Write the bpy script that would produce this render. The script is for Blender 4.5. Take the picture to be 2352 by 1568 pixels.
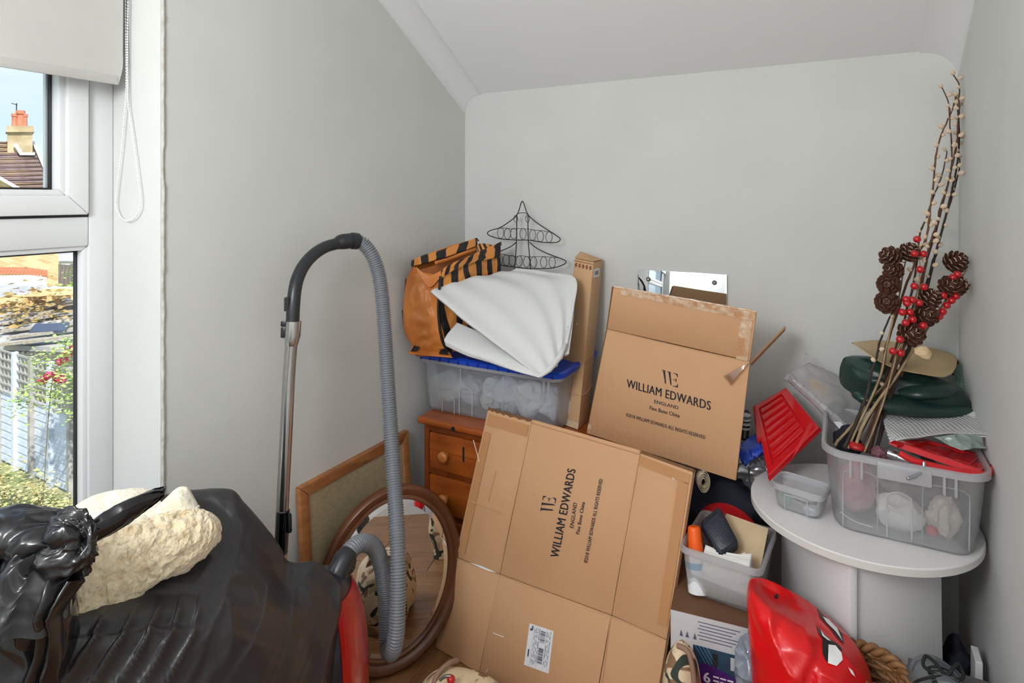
import bpy, bmesh, math, random
from mathutils import Vector, Matrix, noise
from mathutils.bvhtree import BVHTree
V = Vector
rnd = random.Random(7)
SC = bpy.context.scene
COL = SC.collection
for o in list(bpy.data.objects):
    bpy.data.objects.remove(o)

# ---------------------------------------------------------------- camera
FPX, CX, HY, CAMZ = 1385.0, 1176.0, 452.0, 1.53
YAW = math.atan2(754.0, FPX)
SA, CA = math.sin(YAW), math.cos(YAW)
cam_data = bpy.data.cameras.new('camera')
cam = bpy.data.objects.new('camera', cam_data)
COL.objects.link(cam)
cam.location = (0, 0, CAMZ)
cam.rotation_euler = (math.pi / 2, 0, YAW)
cam_data.sensor_width = 36
cam_data.lens = 36 * FPX / 2352
cam_data.shift_y = -(784 - HY) / 2352
cam_data.clip_start = 0.02
SC.camera = cam

# ---------------------------------------------------------------- sky, sun, added fill lamp, exposure
SC.view_settings.view_transform = 'Standard'
SC.view_settings.look = 'None'
SC.view_settings.exposure = 0.0
SC.view_settings.gamma = 1.0
SC.view_settings.use_curve_mapping = False
w = bpy.data.worlds.new('sky')
SC.world = w
w.use_nodes = True
nt = w.node_tree
bg = nt.nodes['Background']
tc = nt.nodes.new('ShaderNodeTexCoord')
sep = nt.nodes.new('ShaderNodeSeparateXYZ')
ramp = nt.nodes.new('ShaderNodeValToRGB')
nt.links.new(tc.outputs['Generated'], sep.inputs[0])
nt.links.new(sep.outputs['Z'], ramp.inputs[0])
ramp.color_ramp.elements[0].position = 0.0
ramp.color_ramp.elements[0].color = (0.66, 0.78, 0.92, 1)
ramp.color_ramp.elements[1].position = 0.45
ramp.color_ramp.elements[1].color = (0.42, 0.62, 0.92, 1)
nz = nt.nodes.new('ShaderNodeTexNoise')
nz.inputs['Scale'].default_value = 2.2
nz.inputs['Detail'].default_value = 5
mp = nt.nodes.new('ShaderNodeMapping')
mp.inputs['Scale'].default_value = (1, 1, 3)
nt.links.new(tc.outputs['Generated'], mp.inputs[0])
nt.links.new(mp.outputs[0], nz.inputs[0])
cr_ = nt.nodes.new('ShaderNodeMapRange')
cr_.inputs[1].default_value = 0.45
cr_.inputs[2].default_value = 0.75
nt.links.new(nz.outputs[0], cr_.inputs[0])
mx = nt.nodes.new('ShaderNodeMix')
mx.data_type = 'RGBA'
nt.links.new(cr_.outputs[0], mx.inputs[0])
nt.links.new(ramp.outputs[0], mx.inputs[6])
mx.inputs[7].default_value = (0.84, 0.88, 0.93, 1)
nt.links.new(mx.outputs[2], bg.inputs[0])
bg.inputs[1].default_value = 1.35

sun_d = bpy.data.lights.new('sun', 'SUN')
sun_d.energy = 7.5
sun_d.angle = 0.02
sun_d.color = (1.0, 0.95, 0.87)
sun = bpy.data.objects.new('sun', sun_d)
COL.objects.link(sun)
sun.rotation_euler = (math.radians(38), 0, math.radians(62))   # high, from behind this house

FILL_POS = (-0.74, -0.55, 2.02)
al = bpy.data.lights.new('fill_light', 'POINT')  # fill light added out of view to brighten the room
al.shadow_soft_size = 0.24
al.energy = 72
al.color = (0.97, 0.985, 1.0)
alo = bpy.data.objects.new('fill_light', al)
COL.objects.link(alo)
alo.location = FILL_POS

pl = bpy.data.lights.new('window_portal', 'AREA')
pl.shape = 'RECTANGLE'
pl.size, pl.size_y = 1.62, 1.2
pl.cycles.is_portal = True
plo = bpy.data.objects.new('window_portal', pl)
COL.objects.link(plo)
plo.location = (-1.77, 0.27, 1.375)
plo.rotation_euler = (0, -math.pi / 2, 0)

# ---------------------------------------------------------------- helpers
def ray(px, py):
    return V((-SA * FPX + CA * (px - CX), CA * FPX + SA * (px - CX), HY - py))
CAMP = V((0, 0, CAMZ))
def D(px, py, d): return CAMP + ray(px, py) * (d / FPX)          # at forward distance d
def atX(px, py, x): r = ray(px, py); return CAMP + r * (x / r.x)
def atY(px, py, y): r = ray(px, py); return CAMP + r * (y / r.y)
def atZ(px, py, z): r = ray(px, py); return CAMP + r * ((z - CAMZ) / r.z)
def onP(px, py, p, n):
    r = ray(px, py)
    return CAMP + r * ((p - CAMP).dot(n) / r.dot(n))

def lin(c):
    return tuple(((x / 255) / 12.92 if x / 255 <= .04045 else ((x / 255 + .055) / 1.055) ** 2.4) for x in c)

MATS = {}
def mat(name, col, rough=.5, metal=0, bump=None, var=None, spec=.5, coat=0, sub=None, stretch=None, sheen=0):
    """col sRGB 0-255; bump=(scale,strength[,detail]); var=(scale, other colour, lo, hi)."""
    if name in MATS: return MATS[name]
    m = bpy.data.materials.new(name)
    m.use_nodes = True
    t = m.node_tree
    b = t.nodes['Principled BSDF']
    c = lin(col) + (1,)
    b.inputs['Base Color'].default_value = c
    b.inputs['Roughness'].default_value = rough
    b.inputs['Metallic'].default_value = metal
    b.inputs['Specular IOR Level'].default_value = spec
    b.inputs['Coat Weight'].default_value = coat
    b.inputs['Sheen Weight'].default_value = sheen
    co = None
    def coords():
        nonlocal co
        if co is None:
            tcn = t.nodes.new('ShaderNodeTexCoord')
            co = tcn.outputs['Object']
            if stretch:
                mpn = t.nodes.new('ShaderNodeMapping')
                mpn.inputs['Scale'].default_value = stretch
                t.links.new(co, mpn.inputs[0]); co = mpn.outputs[0]
        return co
    if var:
        n = t.nodes.new('ShaderNodeTexNoise')
        n.inputs['Scale'].default_value = var[0]
        n.inputs['Detail'].default_value = 6
        t.links.new(coords(), n.inputs[0])
        r = t.nodes.new('ShaderNodeMapRange')
        r.inputs[1].default_value = var[2] if len(var) > 2 else .35
        r.inputs[2].default_value = var[3] if len(var) > 3 else .65
        t.links.new(n.outputs[0], r.inputs[0])
        x = t.nodes.new('ShaderNodeMix'); x.data_type = 'RGBA'
        x.inputs[6].default_value = c
        x.inputs[7].default_value = lin(var[1]) + (1,)
        t.links.new(r.outputs[0], x.inputs[0])
        t.links.new(x.outputs[2], b.inputs['Base Color'])
    if bump:
        n = t.nodes.new('ShaderNodeTexNoise')
        n.inputs['Scale'].default_value = bump[0]
        n.inputs['Detail'].default_value = bump[2] if len(bump) > 2 else 4
        t.links.new(coords(), n.inputs[0])
        bb = t.nodes.new('ShaderNodeBump')
        bb.inputs['Strength'].default_value = bump[1]
        bb.inputs['Distance'].default_value = .01
        t.links.new(n.outputs[0], bb.inputs['Height'])
        t.links.new(bb.outputs[0], b.inputs['Normal'])
    MATS[name] = m
    return m

def clear_mat(name, tint=(235, 240, 245), milk=.35, gloss=.08, rough=.25, body=(225, 228, 232)):
    """frosted or clear thin plastic / glass: transparent + scattering + sheen by Fresnel."""
    if name in MATS: return MATS[name]
    m = bpy.data.materials.new(name); m.use_nodes = True
    t = m.node_tree; N = t.nodes
    N.remove(N['Principled BSDF'])
    out = N['Material Output']
    tr = N.new('ShaderNodeBsdfTransparent'); tr.inputs[0].default_value = lin(tint) + (1,)
    df = N.new('ShaderNodeBsdfDiffuse'); df.inputs[0].default_value = lin(body) + (1,)
    tl = N.new('ShaderNodeBsdfTranslucent'); tl.inputs[0].default_value = lin(body) + (1,)
    m0 = N.new('ShaderNodeMixShader'); m0.inputs[0].default_value = .45
    t.links.new(df.outputs[0], m0.inputs[1]); t.links.new(tl.outputs[0], m0.inputs[2])
    m1 = N.new('ShaderNodeMixShader'); m1.inputs[0].default_value = milk
    t.links.new(tr.outputs[0], m1.inputs[1]); t.links.new(m0.outputs[0], m1.inputs[2])
    gl = N.new('ShaderNodeBsdfGlossy'); gl.inputs['Roughness'].default_value = rough
    lw = N.new('ShaderNodeFresnel'); lw.inputs[0].default_value = 1.45
    mul = N.new('ShaderNodeMath'); mul.operation = 'MULTIPLY_ADD'
    mul.inputs[1].default_value = .55; mul.inputs[2].default_value = gloss * .3
    t.links.new(lw.outputs[0], mul.inputs[0])
    m2 = N.new('ShaderNodeMixShader')
    t.links.new(mul.outputs[0], m2.inputs[0])
    t.links.new(m1.outputs[0], m2.inputs[1]); t.links.new(gl.outputs[0], m2.inputs[2])
    t.links.new(m2.outputs[0], out.inputs[0])
    MATS[name] = m
    return m

ORG = {}
def tag(o, label=None, cat=None, group=None, kind=None):
    if label: o['label'] = label
    if cat: o['category'] = cat
    if group: o['group'] = group
    if kind: o['kind'] = kind
    return o
def thing(name, loc, label=None, cat=None, group=None, kind=None):
    o = bpy.data.objects.new(name, None)
    COL.objects.link(o)
    o.empty_display_size = .03
    o.location = loc
    ORG[o] = V(loc)
    return tag(o, label, cat, group, kind)
def place(name, me, c, parent):
    o = bpy.data.objects.new(name, me)
    COL.objects.link(o)
    if parent is not None:
        o.parent = parent
        o.location = V(c) - ORG[parent]
    else:
        o.location = c
    ORG[o] = V(c)
    return o
def mk(name, vf, m, parent=None, smooth=False, bevel=0, seg=2, uv=None, auto=None):
    vs, fs = vf[0], vf[1]
    vs = [V(v) for v in vs]
    c = sum(vs, V()) / len(vs)
    me = bpy.data.meshes.new(name)
    me.from_pydata([v - c for v in vs], [], [tuple(f) for f in fs])
    bm = bmesh.new(); bm.from_mesh(me)
    if len(vf) < 4: bmesh.ops.recalc_face_normals(bm, faces=bm.faces)
    if bevel:
        bmesh.ops.bevel(bm, geom=[e for e in bm.edges if len(e.link_faces) == 2 and e.calc_face_angle(0) > .5],
                        offset=bevel, segments=seg, profile=.5, affect='EDGES', clamp_overlap=True)
    bm.to_mesh(me); bm.free()
    if len(vf) > 2 and vf[2] is not None and not bevel:
        ul = me.uv_layers.new(name='uv')
        for lp in me.loops: ul.data[lp.index].uv = vf[2][lp.vertex_index]
    if smooth:
        for p in me.polygons: p.use_smooth = True
        if auto or bevel:
            try: me.set_sharp_from_angle(angle=math.radians(auto or 40))
            except Exception: pass
    me.materials.append(m)
    return place(name, me, c, parent)

BOXF = [(0, 1, 2, 3), (7, 6, 5, 4), (0, 4, 5, 1), (1, 5, 6, 2), (2, 6, 7, 3), (3, 7, 4, 0)]
def box(x0, x1, y0, y1, z0, z1):
    return ([V((x0, y0, z0)), V((x1, y0, z0)), V((x1, y1, z0)), V((x0, y1, z0)),
             V((x0, y0, z1)), V((x1, y0, z1)), V((x1, y1, z1)), V((x0, y1, z1))], BOXF)
def hexa(a, b): return ([V(p) for p in a] + [V(p) for p in b], BOXF)   # two quads
def join(*parts):
    vs, fs = [], []
    for p in parts:
        k = len(vs); vs += list(p[0]); fs += [tuple(i + k for i in f) for f in p[1]]
    return vs, fs
def prism(poly, off):
    n = len(poly); off = V(off)
    vs = [V(p) for p in poly] + [V(p) + off for p in poly]
    fs = [tuple(range(n)), tuple(range(2 * n - 1, n - 1, -1))]
    fs += [(i, i + n, (i + 1) % n + n, (i + 1) % n) for i in range(n)]
    return vs, fs
def bar(a, b, w, h, up=V((0, 0, 1))):
    a, b = V(a), V(b); x = (b - a).normalized()
    y = up.cross(x).normalized(); z = x.cross(y)
    q = lambda p: [p - y * w / 2 - z * h / 2, p + y * w / 2 - z * h / 2, p + y * w / 2 + z * h / 2, p - y * w / 2 + z * h / 2]
    return hexa(q(a), q(b))
def cr(pts, n, closed=False):
    """Catmull-Rom resample to n points."""
    k = len(pts); out = []
    segs = k if closed else k - 1
    for i in range(n):
        t = i / n * segs if closed else i / (n - 1) * segs
        s = min(int(t), segs - 1); u = t - s
        if closed: p = [pts[(s + j - 1) % k] for j in range(4)]
        else: p = [pts[max(0, min(k - 1, s + j - 1))] for j in range(4)]
        out.append(.5 * ((2 * p[1]) + (p[2] - p[0]) * u + (2 * p[0] - 5 * p[1] + 4 * p[2] - p[3]) * u * u
                         + (3 * p[1] - p[0] - 3 * p[2] + p[3]) * u ** 3))
    return out
def grid_faces(nu, nv, closed=False):
    fs = []
    for j in range(nv - 1):
        for i in range(nu if closed else nu - 1):
            a = j * nu + i; b = j * nu + (i + 1) % nu
            fs.append((a, b, b + nu, a + nu))
    return fs
def patch(rows, nu, nv, disp=None):
    """control rows (lists of V) -> smooth sheet; disp(u,v,p)->V offset."""
    R = [cr([V(p) for p in r], nu) for r in rows]
    cols = [cr([r[i] for r in R], nv) for i in range(nu)]
    vs, uv = [], []
    for j in range(nv):
        for i in range(nu):
            p = cols[i][j]; u, v = i / (nu - 1), j / (nv - 1)
            if disp: p = p + disp(u, v, p)
            vs.append(p); uv.append((u, v))
    return vs, grid_faces(nu, nv), uv
def thick(vfu, off):
    """closed sheet from a grid surface: off = vector, or number = along normals (needs mesh normals)."""
    vs, fs = vfu[0], vfu[1]
    n = len(vs)
    if isinstance(off, (int, float)):
        nn = [V() for _ in vs]
        for f in fs:
            a, b, c_, d_ = [vs[i] for i in f]
            q = (c_ - a).cross(d_ - b)
            for i in f: nn[i] += q
        o2 = [v - q.normalized() * off for v, q in zip(vs, nn)]
    else:
        o2 = [v + V(off) for v in vs]
    ec = {}
    for f in fs:
        for i in range(4):
            a, b = f[i], f[(i + 1) % 4]
            ec[(a, b)] = 1
    F2 = list(fs) + [tuple(i + n for i in reversed(f)) for f in fs]
    for (a, b) in ec:
        if (b, a) not in ec: F2.append((b, a, a + n, b + n))
    return vs + o2, F2, (vfu[2] * 2 if len(vfu) > 2 and vfu[2] else None)
def loft(rings, nu, nv, disp=None, cap=True):
    R = [cr([V(p) for p in r], nu, True) for r in rings]
    cols = [cr([r[i] for r in R], nv) for i in range(nu)]
    vs, uv = [], []
    for j in range(nv):
        for i in range(nu):
            p = cols[i][j]
            if disp: p = p + disp(i / nu, j / (nv - 1), p)
            vs.append(p); uv.append((i / nu, j / (nv - 1)))
    fs = grid_faces(nu, nv, True)
    if cap:
        for j in (0, nv - 1):
            c = sum(vs[j * nu:(j + 1) * nu], V()) / nu
            k = len(vs); vs.append(c); uv.append((.5, float(j > 0)))
            for i in range(nu):
                a, b = j * nu + i, j * nu + (i + 1) % nu
                fs.append((b, a, k) if j == 0 else (a, b, k))
    return vs, fs, uv
def frames(path):
    T = []
    for i in range(len(path)):
        t = path[min(i + 1, len(path) - 1)] - path[max(i - 1, 0)]
        T.append(t.normalized())
    a = V((0, 0, 1)) if abs(T[0].z) < .9 else V((1, 0, 0))
    x = T[0].cross(a).normalized(); out = []
    for t in T:
        x = (x - t * x.dot(t)).normalized()
        out.append((t, x, t.cross(x)))
    return out
def tube(path, rad, n=10, res=None, cap=True):
    """path of V; rad number or function t->radius or list; res = resample count."""
    path = [V(p) for p in path]
    if res: path = cr(path, res)
    L = len(path); vs, fs = [], []
    for i, (t, x, y) in enumerate(frames(path)):
        if callable(rad): r = rad(i / (L - 1))
        elif isinstance(rad, list):
            f = i / (L - 1) * (len(rad) - 1); f0 = min(int(f), len(rad) - 2); r = rad[f0] + (rad[f0 + 1] - rad[f0]) * (f - f0)
        else: r = rad
        for k in range(n):
            a = 2 * math.pi * k / n
            vs.append(path[i] + (x * math.cos(a) + y * math.sin(a)) * r)
    fs = grid_faces(n, L, True)
    if cap:
        fs.append(tuple(reversed(range(n)))); fs.append(tuple(range((L - 1) * n, L * n)))
    return vs, fs
def sphere(c, r, nu=16, nv=10, disp=None, M=None):
    c = V(c); r = V(r) if not isinstance(r, (int, float)) else V((r, r, r))
    vs = []
    for j in range(nv + 1):
        th = math.pi * j / nv
        for i in range(nu):
            ph = 2 * math.pi * i / nu
            q = V((math.sin(th) * math.cos(ph), math.sin(th) * math.sin(ph), math.cos(th)))
            p = V((q.x * r.x, q.y * r.y, q.z * r.z))
            if M: p = M @ p
            p += c
            if disp: p = p + disp(q, p)
            vs.append(p)
    # weld the poles
    fs = []
    for j in range(nv):
        for i in range(nu):
            a, b = j * nu + i, j * nu + (i + 1) % nu
            if j == 0: fs.append((0, b + nu, a + nu))
            elif j == nv - 1: fs.append((a, (nv) * nu, b)[::-1])
            else: fs.append((a, b, b + nu, a + nu))
    used = sorted({i for f in fs for i in f}); mp_ = {u: k for k, u in enumerate(used)}
    return [vs[u] for u in used], [tuple(mp_[i] for i in f) for f in fs]
def ridged(p, s, octv=3):
    v, a = 0, 1
    for _ in range(octv):
        v += a * (1 - abs(noise.noise(p * s)) * 2); s *= 2.1; a *= .5
    return v
def rrect(cx, cy, hx, hy, r, z, n=5, M=None):
    pts = []
    for (sx, sy, a0) in ((1, 1, 0), (-1, 1, 90), (-1, -1, 180), (1, -1, 270)):
        for k in range(n):
            a = math.radians(a0 + 90 * k / (n - 1))
            pts.append(V((cx + sx * (hx - r) + r * math.cos(a), cy + sy * (hy - r) + r * math.sin(a), z)))
    return [M @ p for p in pts] if M else pts
def rings_mesh(rings, cap_first=True, cap_last=False):
    n = len(rings[0]); vs = [p for r in rings for p in r]
    fs = grid_faces(n, len(rings), True)
    if cap_first: fs.append(tuple(reversed(range(n))))
    if cap_last: fs.append(tuple(range((len(rings) - 1) * n, len(rings) * n)))
    return vs, fs

def text_on(name, s, p0, p1, ptop, m, parent, bold=.0, n=None, lift=.0006, thickn=.0004):
    """lettering: p0 baseline start, p1 baseline end, ptop = cap height above p0."""
    c = bpy.data.curves.new(name, 'FONT')
    c.body = s; c.size = 1; c.resolution_u = 3
    c.space_character = 1.06
    o = bpy.data.objects.new(name, c); COL.objects.link(o)
    dg = bpy.context.evaluated_depsgraph_get(); dg.update()
    me = bpy.data.meshes.new_from_object(o.evaluated_get(dg))
    bpy.data.objects.remove(o); bpy.data.curves.remove(c)
    xs = [v.co.x for v in me.vertices]; ys = [v.co.y for v in me.vertices]
    x0, x1, y1 = min(xs), max(xs), max(ys)
    ex, ey = (p1 - p0) / (x1 - x0), (ptop - p0) / y1
    nn = ex.cross(ey).normalized()
    vs, fs = [], []
    for q, sh in enumerate((-bold, 0, bold) if bold else (0,)):     # heavier strokes
        k = len(vs)
        vs += [p0 + ex * (v.co.x - x0 + sh) + ey * (v.co.y + abs(sh) * .3) + nn * (lift + .00012 * q) for v in me.vertices]
        fs += [tuple(i + k for i in p.vertices) for p in me.polygons]
    bpy.data.meshes.remove(me)
    return mk(name, (vs, fs, None, 1), m, parent)

def bvh_of(o):
    me = o.data; off = ORG[o]
    return BVHTree.FromPolygons([v.co + off for v in me.vertices], [tuple(p.vertices) for p in me.polygons])
def decal(name, polys, bvh, m, parent, lift=.0015, step=4, fallback=None):
    """flat print laid onto a curved surface: pixel polygons dropped onto it and lifted a hair."""
    vs, fs = [], []
    for poly in polys:
        bm = bmesh.new()
        f = bm.faces.new([bm.verts.new((x, y, 0)) for x, y in poly])
        bmesh.ops.triangulate(bm, faces=bm.faces[:])
        for _ in range(step):
            long_ = [e for e in bm.edges if e.calc_length() > 9]
            if not long_: break
            bmesh.ops.subdivide_edges(bm, edges=long_, cuts=1, use_grid_fill=True)
            bmesh.ops.triangulate(bm, faces=[f for f in bm.faces if len(f.verts) > 3])
        idx = {}
        ok = {}
        for v in bm.verts:
            r = ray(v.co.x, v.co.y).normalized()
            h = bvh.ray_cast(CAMP, r)
            if h[0] is None: continue
            nn = h[1] if h[1].dot(r) < 0 else -h[1]
            idx[v] = len(vs); vs.append(h[0] + nn * lift)
        for f in bm.faces:
            if all(v in idx for v in f.verts): fs.append(tuple(idx[v] for v in f.verts))
        bm.free()
    if fs: return mk(name, (vs, fs), m, parent)
# ================================================================ THE ROOM
XL, XR, YB, YF = -1.475, 0.318, 2.27, -1.3
ZB, SL, ZC = 1.985, 0.60, 2.42            # ceiling height at the back wall, slope, flat part
YC = YB - (ZC - ZB) / SL
M_wall = mat('wall_paint', (212, 213, 210), .75, bump=(60, .035), var=(3.5, (207, 208, 205)))
M_ceil = mat('ceiling_paint', (228, 229, 229), .8, bump=(25, .05))
M_gloss = mat('white_gloss_paint', (232, 232, 230), .35, bump=(40, .02))
M_upvc = mat('window_plastic', (218, 219, 220), .3)
M_gask = mat('black_rubber', (32, 34, 36), .6)
M_glass = clear_mat('window_glass', (250, 252, 252), milk=.0, gloss=.02, rough=.02)

YW0, YW1, ZW0, ZW1 = -0.35, 0.893, 0.56, 2.20     # window opening
TH = 0.30
wl = mk('wall_left', join(
    box(XL - TH, XL, YW1, YB + .1, 0, 2.7), box(XL - TH, XL, YF - .1, YW0, 0, 2.7),
    box(XL - TH, XL, YW0, YW1, 0, ZW0), box(XL - TH, XL, YW0, YW1, ZW1, 2.7)), M_wall)
tag(wl, kind='structure')
tag(mk('wall_back', box(XL, XR + .1, YB, YB + .1, 0, 2.7), M_wall), kind='structure')
tag(mk('wall_right', box(XR, XR + .1, YF - .1, YB, 0, 2.7), M_wall), kind='structure')
tag(mk('wall_front', box(XL, XR, YF - .1, YF, 0, 2.7), M_wall), kind='structure')
prof = [(YF, ZC), (YC, ZC), (YB, ZB), (YB, 2.75), (YF, 2.75)]
tag(mk('ceiling', prism([V((XL, y, z)) for y, z in prof], (XR - XL, 0, 0)), M_ceil), kind='structure')

# chipped plaster edge of the window recess
pth = [V((XL + .001 + .0022 * noise.noise(V((0, 0, z * 9))), YW1 + .006 + .003 * noise.noise(V((3, 0, z * 14))), z))
       for z in [ZW0 + i * (ZW1 - ZW0) / 160 for i in range(161)]]
M_plaster = mat('bare_plaster', (176, 172, 162), .9, bump=(90, .3), var=(30, (205, 203, 198)))
edge = mk('trim_1', tube(pth, lambda t: .0042 + .0022 * noise.noise(V((t * 90, 1, 2))), 8), M_plaster, smooth=True)
tag(edge, kind='structure')

# plaster coving following the slope of the ceiling, both sides
def coving(name, xw, sx, wd, ht):
    A = V((0, YB, ZB)); B = V((0, YC, ZC)); C = V((0, YF, ZC))
    pr = [(0, -ht - .004), (.004, -ht - .004), (.004, -ht)]
    for k in range(1, 12):                            # concave quarter curve
        a = math.pi / 2 * k / 12
        pr.append((.004 + (wd - .008) * (1 - math.cos(a)), -ht + (ht - .006) * math.sin(a)))
    pr += [(wd - .004, -.006), (wd - .004, -.0035), (wd, -.0035), (wd, .02), (0, .02)]
    rings = []
    for p in (A, B, C):
        rings.append([V((xw + sx * u, p.y, p.z + v)) for u, v in pr])
    n = len(pr); vs = [p for r in rings for p in r]
    fs = grid_faces(n, 3, True) + [tuple(range(n)), tuple(range(2 * n, 3 * n))]
    o = mk(name, (vs, fs), M_gloss if False else M_ceil, smooth=True, auto=35)
    return tag(o, kind='structure')
coving('trim_2', XL, 1, .085, .082)
coving('trim_3', XR, -1, .100, .090)

# baseboards
M_base = M_gloss
def skirting(name, a, b, nrm):
    a, b, n = V(a), V(b), V(nrm)
    pr = [(0, 0), (.018, 0), (.018, .13), (.013, .145), (.006, .15), (0, .15)]
    r = [[p + n * u + V((0, 0, z)) for u, z in pr] for p in (a, b)]
    k = len(pr)
    tag(mk(name, (r[0] + r[1], grid_faces(k, 2, True) + [tuple(range(k)), tuple(range(k, 2 * k))]), M_base), kind='structure')
skirting('baseboard_left', (XL, YF, 0), (XL, YB, 0), (1, 0, 0))
skirting('baseboard_back', (XL + .018, YB, 0), (XR - .018, YB, 0), (0, -1, 0))
skirting('baseboard_right', (XR, YF, 0), (XR, YB, 0), (-1, 0, 0))

# laminate floor, board by board
M_fl = [mat('floor_board_%s' % k, c, .38, var=(5, c2), stretch=(9, 1, 9), bump=(14, .05))
        for k, c, c2 in (('a', (150, 108, 70), (128, 88, 54)), ('b', (141, 99, 62), (118, 80, 48)), ('c', (158, 116, 78), (134, 94, 60)))]
fl = thing('floor', (-.58, .5, 0), kind='structure')
mk('underlay', box(XL, XR, YF, YB, -.05, -.012), M_fl[1], fl)
x = XL; i = 0
while x < XR - .01:
    x1 = min(x + .14, XR)
    cuts = [YF, -.1 + (i % 3) * .35, 1.12 + (i % 3) * .3, YB]
    for a, b in zip(cuts, cuts[1:]):
        mk('floor_board', box(x + .0008, x1 - .0008, a + .0008, b - .0008, -.012, 0), M_fl[(i * 2 + int(b * 3)) % 3], fl, bevel=.001, seg=1)
    x = x1; i += 1

# ---------------------------------------------------------------- window
wn = thing('window_1', (-1.715, .27, ZW0), kind='structure')
XI, XO = -1.68, -1.755
J = .060
def wbar(name, y0, y1, z0, z1, x0=XO, x1=XI, b=.005, m=M_upvc):
    return mk(name, box(x0, x1, y0, y1, z0, z1), m, wn, smooth=True, bevel=b)
ZT0, ZT1 = 1.405, 1.48                               # transom
wbar('frame_jamb', YW1 - J, YW1, ZW0, ZW1); wbar('frame_jamb', YW0, YW0 + J, ZW0, ZW1)
wbar('frame_head', YW0 + J, YW1 - J, ZW1 - J, ZW1); wbar('frame_sill', YW0 + J, YW1 - J, ZW0, ZW0 + J)
wbar('transom', YW0 + J, YW1 - J, ZT0, ZT1)
# opening sash above the transom, set a little proud with a dark shadow gap all round
g = .0055; S = .064
ya, yb, za, zb = YW0 + J + g, YW1 - J - g, ZT1 + g, ZW1 - J - g
sx0, sx1 = XO + .012, XI + .014
def mitred(name, y0, y1, z0, z1, wdt, x0, x1, m, par, bevel=.004):
    o = [(y0, z0), (y1, z0), (y1, z1), (y0, z1)]
    q = [(y0 + wdt, z0 + wdt), (y1 - wdt, z0 + wdt), (y1 - wdt, z1 - wdt), (y0 + wdt, z1 - wdt)]
    for k in range(4):
        j = (k + 1) % 4
        poly = [V((x0, *o[k])), V((x0, *o[j])), V((x0, *q[j])), V((x0, *q[k]))]
        mk(name, prism(poly, (x1 - x0, 0, 0)), m, par, smooth=True, bevel=bevel)
mitred('sash_rail', ya, yb, za, zb, S - .016, sx0, sx1, M_upvc, wn)
mitred('sash_seal', YW0 + J + .0005, YW1 - J - .0005, ZT1 + .0005, ZW1 - J - .0005, .0065, XO + .01, XI - .001, M_gask, wn, 0)
mitred('glazing_bead', ya + S - .017, yb - S + .017, za + S - .017, zb - S + .017, .015, sx0 + .01, sx1 - .012, M_upvc, wn, .003)
gy0, gy1, gz0, gz1 = ya + S - .003, yb - S + .003, za + S - .003, zb - S + .003
mitred('gasket', gy0, gy1, gz0, gz1, .006, -1.722, -1.712, M_gask, wn, 0)
mk('spacer_bar', join(box(-1.735, -1.723, gy1 - .010, gy1 - .004, gz0, gz1), box(-1.735, -1.723, gy0 + .004, gy0 + .010, gz0, gz1)), M_upvc, wn)
mk('pane', box(-1.722, -1.718, gy0, gy1, gz0, gz1), M_glass, wn)
# fixed light below
ly0, ly1, lz0, lz1 = YW0 + J, YW1 - J, ZW0 + J, ZT0
mitred('glazing_bead', ly0 - .001, ly1 + .001, lz0 - .001, lz1 + .001, .012, XO + .02, XI - .008, M_upvc, wn, .003)
mitred('gasket', ly0 + .010, ly1 - .010, lz0 + .010, lz1 - .010, .006, -1.722, -1.712, M_gask, wn, 0)
mk('pane', box(-1.722, -1.718, ly0 + .01, ly1 - .01, lz0 + .01, lz1 - .01), M_glass, wn)
# inside sill board
mk('window_board', box(XI, XL + .025, YW0 + .002, YW1 - .002, ZW0, ZW0 + .022), M_gloss, wn, smooth=True, bevel=.006)

# ---------------------------------------------------------------- roller blind with its bead chain
rb = thing('roller_blind', (-1.60, .27, 1.81), 'off-white roller blind pulled partway down over the window', 'blind')
M_blind = mat('blind_fabric', (192, 191, 187), .85, bump=(220, .06), var=(8, (187, 186, 182)))
zb_ = 1.813
rows = []
for k in range(9):
    z = zb_ + (2.16 - zb_) * k / 8
    rows.append([V((-1.60 + .003 * math.sin(y * 11 + z * 5), y - (.010 if (k == 0 and y > .8) else 0), z)) for y in (-.33, 0, .3, .6, .8, .872)])
mk('fabric', thick(patch(rows, 40, 24), V((-.0012, 0, 0))), M_blind, rb, smooth=True, auto=50)
mk('hem_bar', box(-1.604, -1.5985, -.33, .860, zb_ - .001, zb_ + .022), M_blind, rb, smooth=True, bevel=.002)
mk('roller', tube([V((-1.615, -.335, 2.165)), V((-1.615, .876, 2.165))], .018, 16), M_upvc, rb, smooth=True, auto=40)
M_bead = mat('chain_bead', (235, 236, 234), .25)
YCH = .882
left = [(288, 0), (289, 80), (290, 160), (289, 225), (285, 270), (279, 340), (271, 410), (266, 455), (268, 480), (277, 498), (292, 507)]
right = [(292, 507), (308, 500), (319, 484), (323, 462), (319, 420), (310, 350), (300, 280), (294, 235), (293, 160), (293, 80), (294, 0)]
pth = [atY(291, -150, YCH)] + [atY(x_, y_, YCH) for x_, y_ in left] + [atY(x_, y_, YCH) for x_, y_ in right[1:]] + [atY(295, -150, YCH)]
pth = cr(pth, 900)
acc, last = 0, pth[0]; vs, fs = [], []
for p in pth:
    if (p - last).length >= .0062 or p is pth[0]:
        s_ = sphere(p, .0023, 7, 5); k = len(vs); vs += s_[0]; fs += [tuple(i + k for i in f) for f in s_[1]]; last = p
ch = mk('bead_chain', (vs, fs), M_bead, rb, smooth=True); ch['kind'] = 'stuff'
mk('chain_cord', tube(pth[::6], .0007, 5), M_bead, rb)

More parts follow.
